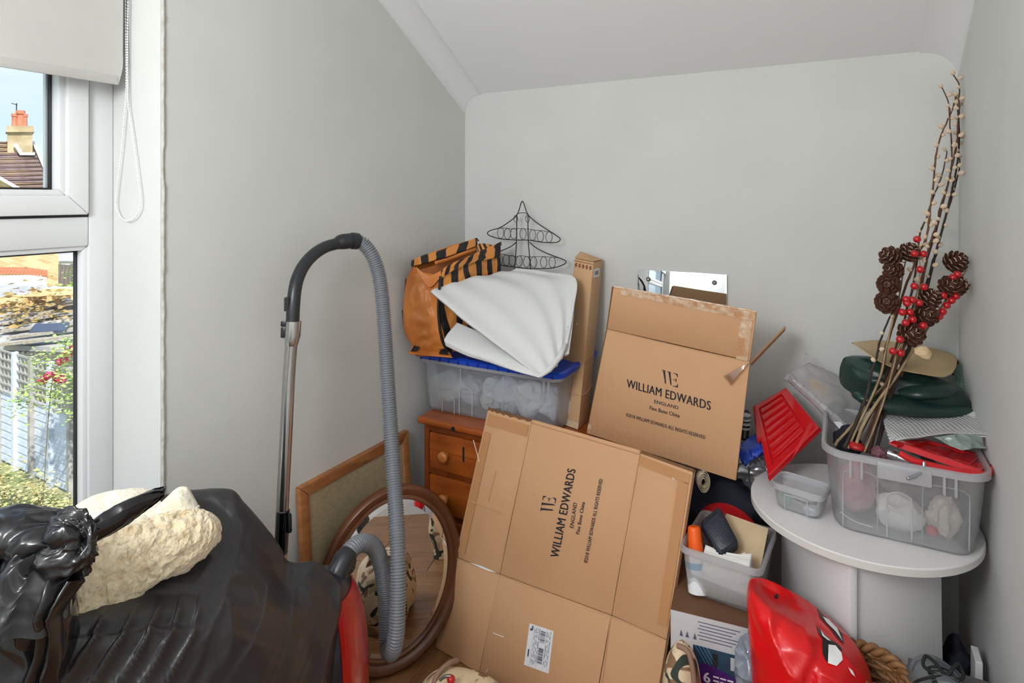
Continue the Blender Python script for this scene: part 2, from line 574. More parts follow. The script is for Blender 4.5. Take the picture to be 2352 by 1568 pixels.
# ---------------------------------------------------------------- pendant added as room fill, unseen behind the camera
lp = thing('added_pendant', V((FILL_POS[0], FILL_POS[1], ZC)), 'unseen pendant fixture added behind the camera as fill light', 'added fill light')
mk('added_rose', tube([V((FILL_POS[0], FILL_POS[1], ZC - .001)), V((FILL_POS[0], FILL_POS[1], ZC - .03))], [.05, .03], 24), M_upvc, lp, smooth=True, auto=40)
mk('added_flex', tube([V((FILL_POS[0], FILL_POS[1], ZC - .02)), V((FILL_POS[0], FILL_POS[1], FILL_POS[2] + .30))], .003, 8), M_upvc, lp)
mk('added_shade_ring', tube([V((FILL_POS[0] + .05 * math.cos(a), FILL_POS[1] + .05 * math.sin(a), FILL_POS[2] + .30)) for a in [i * math.pi / 12 for i in range(25)]], .002, 6), M_upvc, lp)
mk('added_lamp_holder', tube([V((FILL_POS[0], FILL_POS[1], FILL_POS[2] + .31)), V((FILL_POS[0], FILL_POS[1], FILL_POS[2] + .26))], [.016, .022], 16), M_upvc, lp, smooth=True, auto=40)
alo.parent = lp; alo.location = V(FILL_POS) - V((FILL_POS[0], FILL_POS[1], ZC))

# ================================================================ OUTSIDE
GZ = -2.83
M_grass = mat('garden_ground', (120, 128, 80), .95, var=(1.2, (160, 150, 110)), bump=(6, .4))
ground = mk('ground', box(-60, -2.2, -12, 40, GZ - .2, GZ), M_grass)
tag(ground, kind='structure')
def brickmat(name, c1, c2, mo, sc):
    m = bpy.data.materials.new(name); m.use_nodes = True; t = m.node_tree; b = t.nodes['Principled BSDF']
    b.inputs['Roughness'].default_value = .9
    tcn = t.nodes.new('ShaderNodeTexCoord'); br = t.nodes.new('ShaderNodeTexBrick'); mpn = t.nodes.new('ShaderNodeMapping')
    mpn.inputs['Rotation'].default_value = (math.pi / 2, 0, -YAW - .52)
    t.links.new(tcn.outputs['Object'], mpn.inputs[0]); t.links.new(mpn.outputs[0], br.inputs[0])
    br.inputs['Color1'].default_value = lin(c1) + (1,); br.inputs['Color2'].default_value = lin(c2) + (1,)
    br.inputs['Mortar'].default_value = lin(mo) + (1,); br.inputs['Scale'].default_value = sc
    br.inputs['Mortar Size'].default_value = .012; br.inputs['Row Height'].default_value = .3; br.inputs['Brick Width'].default_value = .8
    t.links.new(br.outputs[0], b.inputs['Base Color'])
    return m
M_brick = brickmat('yellow_stock_brick', (214, 192, 148), (190, 160, 114), (218, 208, 184), 3.4)
M_red = mat('red_brick', (206, 132, 104), .9, var=(5, (186, 108, 82)))
M_tile = [mat('roof_tile_%s' % k, c, .85, var=(3, c2)) for k, c, c2 in
          (('a', (126, 106, 104), (100, 82, 80)), ('b', (136, 112, 104), (112, 90, 84)), ('c', (150, 124, 92), (120, 100, 92)))]
M_pot = mat('terracotta', (206, 130, 102), .8, var=(4, (184, 108, 82)))
M_stone = mat('weathered_render', (196, 180, 148), .9, var=(2, (160, 140, 104)), bump=(8, .4))
M_white = mat('white_paint_outdoors', (240, 240, 238), .5)
DH = 22.0
hs = thing('brick_house', D(60, 700, DH + 2) * 1.0, 'yellow brick house with brown tiled roof and tall chimney across the gardens', 'house')
fw = V((-SA, CA, 0))                                       # house stands square to this line of sight
vx = (D(0, 450, DH).normalized() * 0 + V((D(0, 450, DH).x, D(0, 450, DH).y, 0))).normalized()
hx = V((vx.y, -vx.x, 0))                                   # to the right, seen from here
O = D(60, 452, DH)
def HP(px, py, dd=0):
    """point on the house front plane (through O, facing this garden), dd metres further back"""
    return onP(px, py, O + vx * dd, vx)
zg = GZ
w0, w1 = HP(-160, 452), HP(135, 452)
fp = [HP(-160, 470), HP(135, 470)]
wallp = [V((w0.x, w0.y, zg)), V((w1.x, w1.y, zg)), HP(135, 447), HP(66, 447), HP(-60, 380), HP(-160, 440)]
mk('wall', prism(wallp, vx * 6), M_brick, hs)
# far roof plane, tile course by tile course (ridge high at the back)
y0s, y1s = 450, 326
for k in range(13):
    f0, f1 = k / 13, (k + 1) / 13
    ya_, yb2 = y0s + (y1s - y0s) * f0, y0s + (y1s - y0s) * f1
    xr0 = 130 - 56 * f0; xr1 = 130 - 56 * f1
    a = [HP(-160, ya_ + 2, .2 + 4 * f0), HP(xr0, ya_ + 2, .2 + 4 * f0)]
    b = [HP(xr1, yb2, .2 + 4 * f1), HP(-160, yb2, .2 + 4 * f1)]
    nrm = (a[1] - a[0]).cross(b[1] - a[0]).normalized()
    if nrm.dot(vx) > 0: nrm = -nrm
    nseg = 34; vs, fs = [], []
    for i in range(nseg):
        t0, t1 = i / nseg, (i + .9) / nseg
        q = [a[0].lerp(a[1], t0), a[0].lerp(a[1], t1), b[1].lerp(b[0], 1 - t1), b[1].lerp(b[0], 1 - t0)]
        pr_ = hexa([q[0], q[1], q[2], q[3]], [q[0] + nrm * .09, q[1] + nrm * .09, q[2] + nrm * .03, q[3] + nrm * .03])
        kk = len(vs); vs += pr_[0]; fs += [tuple(z + kk for z in f) for f in pr_[1]]
    mk('tile_course', (vs, fs), M_tile[(k * 7 + (2 if k > 9 else 0)) % 3 if k < 10 else 2], hs)
mk('roof_deck', prism([HP(-160, 452, .3), HP(130, 452, .3), HP(73, 328, 4.3), HP(-160, 328, 4.3)], vx * .3), M_tile[0], hs)
# white barge board of the front gable
mk('barge_board', prism([HP(-58, 372, -.25), HP(70, 444, -.25), HP(70, 452, -.25), HP(-58, 381, -.25)], vx * .2), M_white, hs)
mk('verge', prism([HP(73, 324, 4), HP(79, 324, 4), HP(133, 448, 0), HP(127, 450, 0)], vx * .25), M_white, hs)
# chimney
ckc = thing
cs = mk('chimney_stack', prism([HP(17, 352, 3.4), HP(75, 352, 3.4), HP(75, 300, 3.4), HP(17, 300, 3.4)], vx * .9), M_stone, hs)
mk('chimney_cap', prism([HP(13, 303, 3.3), HP(79, 303, 3.3), HP(77, 289, 3.3), HP(16, 289, 3.3)], vx * 1.1), M_stone, hs)
mk('lead_flashing', prism([HP(30, 330, 3.2), HP(40, 330, 3.2), HP(52, 350, 3.1), HP(80, 350, 3.1), HP(80, 356, 3.0), HP(46, 356, 3.0)], vx * .1), M_white, hs)
for (x_, w_, yt) in ((33, 6, 261), (47, 9, 254), (57, 6, 262)):
    b_, t_ = HP(x_, 290, 3.8), HP(x_, yt, 3.8)
    r_ = w_ * DH / FPX
    mk('chimney_pot', tube([b_, b_.lerp(t_, .75), b_.lerp(t_, .78), t_], [r_, r_ * .85, r_ * 1.1, r_ * 1.1], 14), M_pot, hs, smooth=True, auto=40)
an = mk('aerial', join(tube([HP(38, 290, 3.8), HP(38, 237, 3.8)], .02, 6), tube([HP(26, 237, 3.8), HP(40, 241, 3.8)], .016, 6)), M_gask, hs)
# lower windows: red arch, white frames
for k in range(22):
    x_ = -60 + k * 7.7
    y_ = 630 - 9 * (1 - ((x_ - 20) / 90) ** 2)
    a = HP(x_ + .7, y_ + 6, -.06)
    mk('arch_brick', prism([HP(x_ + .6, y_ + 8, -.05), HP(x_ + 7.1, y_ + 8, -.05), HP(x_ + 7.1, y_ - 8, -.05), HP(x_ + .6, y_ - 8, -.05)], vx * .1), M_red, hs)
wf = mk('window_frame', join(prism([HP(-60, 668, -.04), HP(108, 668, -.04), HP(108, 630, -.04), HP(-60, 635, -.04)], vx * .08)), M_white, hs)
mk('window_panel', prism([HP(-8, 660, -.06), HP(40, 658, -.06), HP(40, 645, -.06), HP(-8, 647, -.06)], vx * .04), M_upvc, wf)
mk('window_panel', prism([HP(48, 657, -.06), HP(98, 655, -.06), HP(98, 642, -.06), HP(48, 644, -.06)], vx * .04), M_upvc, wf)
# neighbour behind on the right
nb = thing('grey_roofed_house', HP(150, 700, 9), 'low house with grey roof and white fascia further behind the brick house', 'house')
mk('wall', prism([HP(118, 900, 8), HP(300, 900, 8), HP(300, 600, 8), HP(118, 600, 8)], vx * 4), M_red, nb)
mk('fascia', prism([HP(128, 608, 7.8), HP(300, 612, 7.8), HP(300, 600, 7.8), HP(128, 596, 7.8)], vx * .3), M_white, nb)
mk('roof', prism([HP(60, 600, 7.7), HP(300, 600, 7.7), HP(300, 384, 11), HP(80, 384, 11)], vx * .4), mat('slate_roof', (168, 170, 182), .8, var=(2, (146, 146, 158))), nb)
M_shed = mat('dark_shed_wood', (86, 84, 84), .9, var=(4, (120, 116, 110)), stretch=(6, 6, .6))
bf = thing('dark_timber_fence', HP(160, 740, -1), 'dark weathered timber fence beside the brick house', 'fence')
for k in range(10):
    x_ = 134 + k * 9
    mk('board', prism([HP(x_, 900, -1), HP(x_ + 8, 900, -1), HP(x_ + 8, 606 + (k % 3), -1), HP(x_, 606 + (k % 3), -1)], vx * .04), M_shed, bf)

# ---- shed roof with pallets and rubbish
M_felt = mat('roofing_felt', (150, 150, 152), .9, var=(2, (176, 172, 166)))
M_grey = mat('weathered_timber', (172, 164, 150), .9, var=(3, (140, 130, 116)), stretch=(1, 6, 6))
M_pal = mat('new_pine', (226, 192, 142), .8, var=(3, (206, 168, 118)))
sh = thing('garden_shed', D(90, 850, 14) , 'grey felt roofed garden shed behind the trellis fence', 'shed')
rA, rB, rC, rD_ = D(-60, 790, 12.2), D(230, 800, 11.6), D(230, 660, 17), D(-60, 652, 17.6)
mk('roof', prism([rA, rB, rC, rD_], (0, 0, -.12)), M_felt, sh)
mk('wall', prism([rA + V((0, 0, -.1)), rB + V((0, 0, -.1)), V((rB.x, rB.y, GZ)), V((rA.x, rA.y, GZ))], vx * 3.5), M_shed, sh)
nR = (rB - rA).cross(rD_ - rA).normalized()
nR = nR if nR.z > 0 else -nR
def onroof(px, py, up=0): return onP(px, py, rA + nR * up, nR)
for k, (x0_, y0_, x1_, y1_) in enumerate(((8, 742, 190, 712), (4, 760, 192, 738), (20, 775, 192, 752), (10, 728, 120, 715), (90, 705, 192, 694), (2, 790, 100, 779), (60, 785, 192, 768))):
    a, b = onroof(x0_, y0_, .04 + .02 * k % .07), onroof(x1_, y1_, .05 + .01 * k)
    tag(mk('grey_plank', bar(a, b, .22, .05), M_grey, smooth=False),
        ['pale grey plank lying along the shed roof, longest and middle', 'grey plank on the shed roof just below the pallets', 'grey plank near the front edge of the shed roof', 'short grey plank on the left of the shed roof', 'grey plank at the right behind the pallets', 'grey plank at the lower left edge of the shed roof', 'lowest grey plank along the front of the shed roof'][k], 'plank', 'planks on the shed roof')
def pallet(px, py, rz, up, label):
    c = onroof(px, py, up); t = thing('wooden_pallet', c, label, 'pallet', 'pallets on the shed roof')
    R_ = Matrix.Rotation(rz, 3, 'Z'); ax, ay = R_ @ V((1, 0, 0)), R_ @ V((0, 1, 0))
    for k in range(5): mk('slat', bar(c + ay * (k - 2) * .24 - ax * .55 + V((0, 0, .14)), c + ay * (k - 2) * .24 + ax * .55 + V((0, 0, .14)), .15, .03), M_pal, t)
    for k in (-1, 0, 1): mk('bearer', bar(c + ax * k * .48 - ay * .55 + V((0, 0, .06)), c + ax * k * .48 + ay * .55 + V((0, 0, .06)), .1, .11), M_pal, t)
pallet(38, 700, .5, .03, 'pale pine pallet on the left of the shed roof')
pallet(140, 690, 1.0, .03, 'pale pine pallet on the right of the shed roof, lower of two')
pallet(136, 683, .8, .26, 'pale pine pallet stacked on top of another pallet')
pn = mk('solar_panel', prism([onroof(66, 762, .12), onroof(150, 758, .12), onroof(160, 740, .22), onroof(80, 744, .22)], (0, 0, -.04)), mat('dark_glass', (66, 74, 92), .2))
tag(pn, 'dark glass panel lying on the shed roof', 'panel')
M_leafb = mat('dry_leaves', (178, 148, 92), .9, var=(6, (140, 120, 70)))
M_leaf = mat('rose_leaf', (138, 168, 84), .7, var=(7, (182, 200, 116)))
M_leaf2 = mat('shrub_leaf', (150, 158, 96), .7, var=(7, (196, 184, 140)))
M_rose = mat('rose_petal', (226, 74, 128), .6, var=(8, (206, 40, 84)))
def leaves(name, cents, n, rad, size, m, parent):
    vs, fs = [], []
    for i in range(n):
        c = cents[rnd.randrange(len(cents))]
        p = V(c) + V((rnd.gauss(0, 1), rnd.gauss(0, 1), rnd.gauss(0, 1))) * rad
        if p.z < GZ + .02: p.z = GZ + .02 + rnd.random() * .1
        R_ = Matrix.Rotation(rnd.random() * 6.28, 3, 'Z') @ Matrix.Rotation(rnd.uniform(-1, 1), 3, 'X')
        s = size * rnd.uniform(.6, 1.3); k = len(vs)
        vs += [p + R_ @ V(q) * s for q in ((-1, 0, 0), (0, -.5, .12), (1, 0, 0), (0, .5, .12), (0, 0, -.05))]
        fs += [(k, k + 1, k + 4), (k + 1, k + 2, k + 4), (k + 2, k + 3, k + 4), (k + 3, k, k + 4)]
    o = mk(name, (vs, fs, None, 1), m, parent); o['kind'] = 'stuff'
    return o
dl = leaves('dry_leaf_litter', [onroof(a, b, .08) for a, b in ((20, 730), (50, 720), (80, 735), (110, 700), (40, 745), (100, 725), (150, 735))], 420, .35, .09, M_leafb, None)
tag(dl, 'brown dry leaves and twigs littering the shed roof', 'leaves')

# ---- painted fence with trellis top
M_fence = mat('pale_blue_fence_paint', (208, 216, 230), .8, var=(5, (190, 200, 216)), stretch=(1, 1, 4))
M_trel = mat('trellis_wood', (178, 176, 172), .85, var=(5, (150, 146, 140)))
fA, fB = D(-40, 900, 10.3), D(330, 900, 7.9)
fA.z = fB.z = GZ
fd = (fB - fA); fl_ = fd.length; fd.normalize(); fn = V((fd.y, -fd.x, 0))
if fn.dot(CAMP - fA) < 0: fn = -fn
fence = thing('trellis_fence', fA, 'pale blue painted garden fence with trellis along the top', 'fence')
ZBT, ZTT = -1.646, -.985
posts = [0.0, .72, 1.30, 1.86, 2.45, 3.05, 3.7, 4.4]
for k, s_ in enumerate(posts):
    if s_ < fl_: mk('post', bar(fA + fd * s_ + fn * .04 + V((0, 0, 0)), fA + fd * s_ + fn * .04 + V((0, 0, ZTT - GZ + .04)), .075, .075, up=fd), M_trel if k % 2 else M_fence, fence)
for a_, b_ in zip(posts, posts[1:]):
    if b_ > fl_ + .7: break
    nb_ = 9
    for k in range(nb_):
        z0 = GZ + .05 + (ZBT - GZ - .05) * k / nb_; z1 = GZ + .05 + (ZBT - GZ - .05) * (k + 1.12) / nb_
        p0, p1 = fA + fd * (a_ + .03), fA + fd * (b_ - .03)
        h = lambda z, o_: [V((p0.x, p0.y, z)) + fn * o_, V((p1.x, p1.y, z)) + fn * o_]
        q = h(z0, .020) + h(z1, .008)[::-1]
        mk('board', prism(q, -fn * .018), M_fence, fence)
    nt_ = max(3, int((b_ - a_) / .13))
    for k in range(nt_ + 1):
        p = fA + fd * (a_ + (b_ - a_) * k / nt_) + fn * .012
        mk('upright_lath', bar(V((p.x, p.y, ZBT)), V((p.x, p.y, ZTT)), .026, .014, up=fd), M_trel, fence)
    for k in range(6):
        z = ZBT + (ZTT - ZBT) * k / 5
        p0, p1 = fA + fd * a_, fA + fd * b_
        mk('cross_lath', bar(V((p0.x, p0.y, z)) + fn * .028, V((p1.x, p1.y, z)) + fn * .028, .014, .028), M_trel, fence)
rose = thing('climbing_rose', V((D(170, 1000, 8.6).x, D(170, 1000, 8.6).y, GZ)), 'climbing rose with pink flowers on the trellis fence', 'rose bush')
cen = [D(x_, y_, 8.75 - x_ * .003) + fn * .12 for x_, y_ in ((175, 780), (185, 820), (160, 850), (120, 870), (180, 880), (140, 890), (150, 910), (185, 930), (70, 905), (75, 930), (110, 820), (165, 800), (195, 860))]
leaves('foliage', cen, 900, .085, .032, M_leaf, rose)
mk('stem', tube([V((cen[3].x, cen[3].y, GZ)), cen[5], cen[2], cen[0]], .006, 6, 20), mat('bramble_stem', (120, 104, 70), .9), rose)
for x_, y_ in ((172, 795), (182, 793), (164, 806), (186, 790), (150, 826), (142, 830), (156, 812), (134, 868), (142, 871), (98, 874), (112, 862), (130, 860)):
    p = D(x_, y_, 8.35)
    o = mk('rose_bloom', sphere(p, (.060, .060, .05), 12, 8, lambda q, p_: V(q) * .012 * math.sin(9 * q.x + 7 * q.y)), M_rose, rose, smooth=True)
for nm, lab, cs_, n_ in (('garden_shrub', 'leafy garden shrub at the foot of the painted fence on the left', ((0, 1090), (10, 1130), (-20, 1110), (25, 1160)), 420),
                         ('garden_shrub', 'straggly pale shrub at the foot of the fence nearer the window', ((70, 1110), (90, 1150), (120, 1170), (60, 1160), (150, 1175)), 520)):
    cc = [D(x_, y_, 8.3) for x_, y_ in cs_]
    t = thing(nm, V((cc[0].x, cc[0].y, GZ)), lab, 'shrub', 'shrubs below the fence')
    leaves('foliage', cc, n_, .13, .034, M_leaf2, t)
    mk('stem', tube([V((cc[1].x, cc[1].y, GZ)), cc[1], cc[0]], .012, 6, 10), M_leafb, t)
gb = thing('garden_bush', D(185, 660, 18), 'green bush behind the shed roof', 'bush')
leaves('foliage', [D(178, 655, 18), D(186, 672, 18), D(172, 665, 18)], 260, .2, .09, M_leaf, gb)
# ================================================================ LEFT SIDE OF THE ROOM
M_oak = mat('picture_frame_wood', (176, 118, 72), .45, var=(5, (146, 92, 52)), stretch=(2, 2, 8), bump=(20, .05))
M_weave = mat('woven_board', (182, 166, 134), .8, var=(45, (158, 144, 112)), stretch=(2, 1, 12), bump=(120, .2))

# ---- framed board leaning on the left wall (back of it towards the wall)
pb = thing('framed_board', V((-1.44, 1.58, 0)), 'wood-framed beige woven board leaning on the left wall behind the oval mirror', 'picture frame')
def PB(y, z, o=0):                     # board plane, leaning slightly
    return V((-1.415 - .045 * z / .635 + o, y, z))
y0, y1, z0, z1, wf_ = 1.312, 1.842, .003, .636, .036
def rail(name, pts, th=.022):
    poly = [PB(a, b, .006) for a, b in pts]
    mk(name, prism(poly, (-th, 0, 0)), M_oak, pb, smooth=True, bevel=.004)
rail('frame_rail', [(y0, z1), (y1, z1), (y1 - wf_, z1 - wf_), (y0 + wf_, z1 - wf_)])
rail('frame_rail', [(y0, z0), (y1, z0), (y1 - wf_, z0 + wf_), (y0 + wf_, z0 + wf_)])
rail('frame_rail', [(y0, z0), (y0, z1), (y0 + wf_, z1 - wf_), (y0 + wf_, z0 + wf_)])
rail('frame_rail', [(y1, z0), (y1, z1), (y1 - wf_, z1 - wf_), (y1 - wf_, z0 + wf_)])
mk('woven_panel', prism([PB(y0 + .03, z0 + .03), PB(y1 - .03, z0 + .03), PB(y1 - .03, z1 - .03), PB(y0 + .03, z1 - .03)], (-.008, 0, 0)), M_weave, pb)

# ---- oval mirror
M_dwood = mat('mirror_frame_wood', (110, 66, 40), .35, var=(6, (82, 46, 26)), bump=(18, .05), coat=.3)
M_mir = mat('mirror_silver', (226, 230, 232), .015, metal=1)
Pm = [D(735, 1335, 1.86), D(1052, 1250, 2.07)]
uh = (Pm[1] - Pm[0]); uh.z = 0; uh.normalize()
nh = V((uh.y, -uh.x, 0))                                   # towards the viewer
lean = math.radians(6)
vv = (V((0, 0, 1)) * math.cos(lean) - nh * math.sin(lean)).normalized()
nn = uh.cross(vv).normalized()
if nn.dot(CAMP - Pm[0]) < 0: nn = -nn
roll = math.radians(-9)
eu = uh * math.cos(roll) + vv * math.sin(roll); ev = -uh * math.sin(roll) + vv * math.cos(roll)
RA, RB = .236, .286
Cm = V((-1.283, 1.545, .0))
# rest the lowest point on the floor
low = min((eu * RA * math.cos(a) + ev * RB * math.sin(a)).z for a in [i * .05 for i in range(126)])
Cm.z = -low + .004
om = thing('oval_mirror', V((Cm.x, Cm.y, 0)), 'oval mirror in a dark wooden frame standing on the floor behind the vacuum hose', 'mirror')
NE = 72
def ell(fa, off): return [Cm + eu * (RA + fa) * math.cos(2 * math.pi * i / NE) + ev * (RB + fa) * math.sin(2 * math.pi * i / NE) + nn * off for i in range(NE)]
prof = [(-.045, -.006), (-.045, .004), (-.040, .009), (-.030, .008), (-.022, .016), (-.008, .020), (0, .014), (.002, .0), (0, -.014), (-.045, -.012)]
rg = [ell(a, b) for a, b in prof]
vs = [p for r in rg for p in r]
fs = grid_faces(NE, len(rg), True) + [(len(rg) * NE - NE + i, len(rg) * NE - NE + (i + 1) % NE, (i + 1) % NE, i) for i in range(NE)]
mk('mirror_frame', (vs, fs), M_dwood, om, smooth=True, auto=50)
r1, r2, r3 = ell(-.046, -.002), ell(-.046, .0005), ell(-.062, .003)
mk('mirror_glass', rings_mesh([r1, r2, r3], True, True), M_mir, om)
mk('backing_board', rings_mesh([ell(-.03, -.018), ell(-.03, -.008)], True, True), M_dwood, om)

# ---- vacuum cleaner
M_vblack = mat('vacuum_black_plastic', (38, 40, 44), .32)
M_vnavy = mat('vacuum_dark_body', (30, 34, 46), .25, coat=.3)
M_vred = mat('vacuum_red_cover', (176, 22, 18), .22, coat=.5)
M_steel = mat('brushed_steel_tube', (190, 188, 186), .22, metal=1)
M_hose = mat('grey_hose', (116, 120, 126), .33)
vc = thing('vacuum_cleaner', D(760, 1568, 1.52) * 1, 'grey corrugated hose vacuum cleaner with steel wand, black bent handle and dark red body', 'vacuum cleaner')
# wand: leans on the left wall
Wp = [D(640, 1420, 1.63), D(648, 1180, 1.66), D(657, 1000, 1.67), D(664, 860, 1.685), D(669, 790, 1.69)]
mk('wand', tube([Wp[0], Wp[1], Wp[2], Wp[3], Wp[4]], .0168, 20, 30), M_steel, vc, smooth=True, auto=40)
Wc = [D(669, 792, 1.69), D(670, 783, 1.69), D(672, 770, 1.692), D(674, 737, 1.695)]
mk('wand_socket', tube(Wc, [.0172, .0195, .0218, .0218], 20), M_steel, vc, smooth=True, auto=50)
c1, c2 = D(645, 1180, 1.66), D(640, 1260, 1.65)
mk('wand_collar', tube([D(650, 1172, 1.66), D(645, 1270, 1.65)], .0182, 20), mat('dark_chrome', (90, 92, 100), .18, metal=1), vc, smooth=True, auto=40)
mk('collar_catch', hexa([D(661, 1176, 1.645), D(670, 1178, 1.645), D(671, 1222, 1.645), D(662, 1226, 1.645)],
                        [D(661, 1176, 1.668), D(670, 1178, 1.668), D(671, 1222, 1.668), D(662, 1226, 1.668)]), M_vblack, vc, smooth=True, bevel=.004)
for (ya_, yb_) in ((737, 750), (751, 776)):
    mk('release_button', hexa([D(645, ya_, 1.68), D(658, ya_, 1.68), D(657, yb_, 1.68), D(644, yb_, 1.68)],
                              [D(645, ya_, 1.71), D(658, ya_, 1.71), D(657, yb_, 1.71), D(644, yb_, 1.71)]), M_vblack, vc, smooth=True, bevel=.003)
hp = [D(672, 738, 1.695), D(674, 700, 1.70), D(677, 668, 1.71), D(684, 638, 1.73), D(699, 608, 1.76), D(722, 583, 1.80), D(748, 567, 1.84), D(775, 559, 1.87)]
mk('bent_handle', tube(hp, lambda t: .0185 - .0005 * t, 20, 50), M_vblack, vc, smooth=True, auto=50)
mk('handle_cuff', tube([D(772, 560, 1.865), D(779, 557, 1.875), D(786, 555, 1.88), D(806, 553, 1.90), D(807, 553, 1.90), D(812, 553, 1.905), D(820, 554, 1.915)],
                       [.018, .0225, .0245, .0245, .0265, .0265, .0265], 24), M_vblack, vc, smooth=True, auto=40)
mk('airflow_slider', hexa([D(652, 684, 1.69), D(664, 682, 1.68), D(662, 712, 1.68), D(652, 716, 1.69)],
                          [D(654, 682, 1.72), D(666, 680, 1.72), D(664, 712, 1.72), D(654, 716, 1.72)]), M_vblack, vc, smooth=True, bevel=.003)
hz = [(819, 553, 1.915), (835, 561, 1.92), (854, 585, 1.92), (868, 622, 1.92), (876, 668, 1.91), (881, 720, 1.90), (886, 800, 1.885), (891, 880, 1.865),
      (896, 960, 1.84), (901, 1040, 1.80), (906, 1120, 1.76), (911, 1200, 1.71), (914, 1290, 1.66), (914, 1370, 1.63), (911, 1440, 1.61), (906, 1480, 1.61),
      (899, 1497, 1.64), (893, 1492, 1.685), (888, 1460, 1.71), (888, 1400, 1.72), (885, 1350, 1.715), (878, 1305, 1.70), (866, 1268, 1.675), (849, 1249, 1.645), (829, 1247, 1.61), (810, 1258, 1.58), (795, 1277, 1.555)]
hpath = cr([D(*p) for p in hz], 1600)
# even spacing, then rings
lens = [0]
for a, b in zip(hpath, hpath[1:]): lens.append(lens[-1] + (b - a).length)
Lh = lens[-1]; nring = int(Lh / .0072)
pts, rad = [], []
j = 0
for i in range(nring * 4):
    s_ = Lh * i / (nring * 4 - 1)
    while j < len(lens) - 2 and lens[j + 1] < s_: j += 1
    t = (s_ - lens[j]) / max(1e-9, lens[j + 1] - lens[j])
    pts.append(hpath[j].lerp(hpath[j + 1], t)); rad.append((.0178, .0218, .0234, .0218)[i % 4])
mk('hose', tube(pts, rad, 18), M_hose, vc, smooth=True)
mk('hose_cuff', tube([D(801, 1269, 1.565), D(793, 1282, 1.552), D(784, 1298, 1.54), D(776, 1316, 1.53), D(768, 1340, 1.52)], [.0245, .0275, .0275, .029, .03], 20, 24), M_vblack, vc, smooth=True)
for k in range(4):
    p = D(797 - k * 4, 1275 + k * 8, 1.56 - k * .006); q = D(794 - k * 4, 1281 + k * 8, 1.556 - k * .006)
    mk('cuff_rib', tube([p, q], .0292, 20), M_vblack, vc, smooth=True, auto=40)
# body standing on its end
Cb = D(735, 1560, 1.50); ub = V((CA, SA, 0)); wb = V((-SA, CA, 0))
def bodyp(th, ph, s=1):
    e = lambda x, p: math.copysign(abs(x) ** p, x)
    x_, y_, z_ = e(math.cos(ph), .8) * e(math.cos(th), .75), e(math.sin(ph), .8) * e(math.cos(th), .75), e(math.sin(th), .8)
    return V((Cb.x, Cb.y, .30)) + ub * x_ * .113 * s + wb * y_ * .125 * s + V((0, 0, 1)) * z_ * .295 * s
NB, MB = 48, 36
vs = [bodyp(-math.pi / 2 + math.pi * (j + .02) / (MB + .04), 2 * math.pi * i / NB) for j in range(MB + 1) for i in range(NB)]
mk('body', (vs, grid_faces(NB, MB + 1, True) + [tuple(reversed(range(NB))), tuple(range(MB * NB, MB * NB + NB))]), M_vnavy, vc, smooth=True)
vs2, fs2 = [], []
for jj in range(25):
    for ii in range(17):
        vs2.append(bodyp(-1.1 + 2.05 * jj / 24, -.80 + 1.9 * ii / 16, 1.022))
mk('red_cover', thick((vs2, grid_faces(17, 25)), .004), M_vred, vc, smooth=True, auto=50)
mk('wheel', tube([D(700, 1900, 1.40), D(720, 1900, 1.40)], .05, 24), M_vblack, vc, smooth=True, auto=40)

# ---- heap under a big black sheet
M_bagm = mat('black_plastic_matte', (52, 50, 52), .34, bump=(5, .12), var=(5, (44, 43, 45)))
M_bag = mat('black_plastic_gloss', (22, 22, 25), .2, bump=(14, .18, 2), spec=.6)
def C3(rows): return [[D(*p) for p in r] for r in rows]
R1 = [(-150, 1225, 1.06), (0, 1212, 1.12), (150, 1188, 1.18), (300, 1162, 1.25), (430, 1134, 1.31), (525, 1128, 1.345), (562, 1160, 1.365), (604, 1206, 1.385), (648, 1268, 1.395), (664, 1300, 1.40), (735, 1303, 1.43), (785, 1350, 1.43)]
R2 = [(-150, 1300, .97), (0, 1290, 1.02), (150, 1280, 1.08), (300, 1262, 1.15), (430, 1222, 1.22), (525, 1200, 1.27), (572, 1235, 1.285), (610, 1285, 1.30), (645, 1335, 1.32), (675, 1345, 1.34), (730, 1352, 1.37), (775, 1420, 1.38)]
R3 = [(-150, 1400, .90), (0, 1390, .94), (150, 1385, .985), (290, 1372, 1.04), (420, 1345, 1.11), (520, 1330, 1.165), (570, 1350, 1.19), (615, 1385, 1.21), (650, 1410, 1.24), (680, 1420, 1.27), (722, 1432, 1.31), (758, 1490, 1.33)]
R4 = [(-150, 1490, .86), (0, 1470, .90), (150, 1462, .94), (285, 1446, .985), (410, 1425, 1.05), (510, 1425, 1.10), (560, 1440, 1.13), (606, 1462, 1.16), (645, 1482, 1.20), (675, 1496, 1.23), (712, 1510, 1.28), (742, 1550, 1.30)]
R5 = [(-150, 1660, .85), (0, 1620, .88), (140, 1610, .915), (270, 1600, .955), (390, 1590, 1.01), (495, 1590, 1.07), (545, 1590, 1.10), (595, 1590, 1.135), (635, 1600, 1.18), (662, 1610, 1.21), (695, 1630, 1.25), (722, 1660, 1.28)]
rows = C3([R1, R2, R3, R4, R5])
back = []
for p in rows[0]:
    q = p.copy(); q += V((-.03, .03, 0)); q.z = max(.02, q.z - .25); back.append(q)
back0 = [V((p.x, p.y, .01)) for p in back]
bot = [V((p.x * .99, p.y, .01)) for p in rows[-1]]
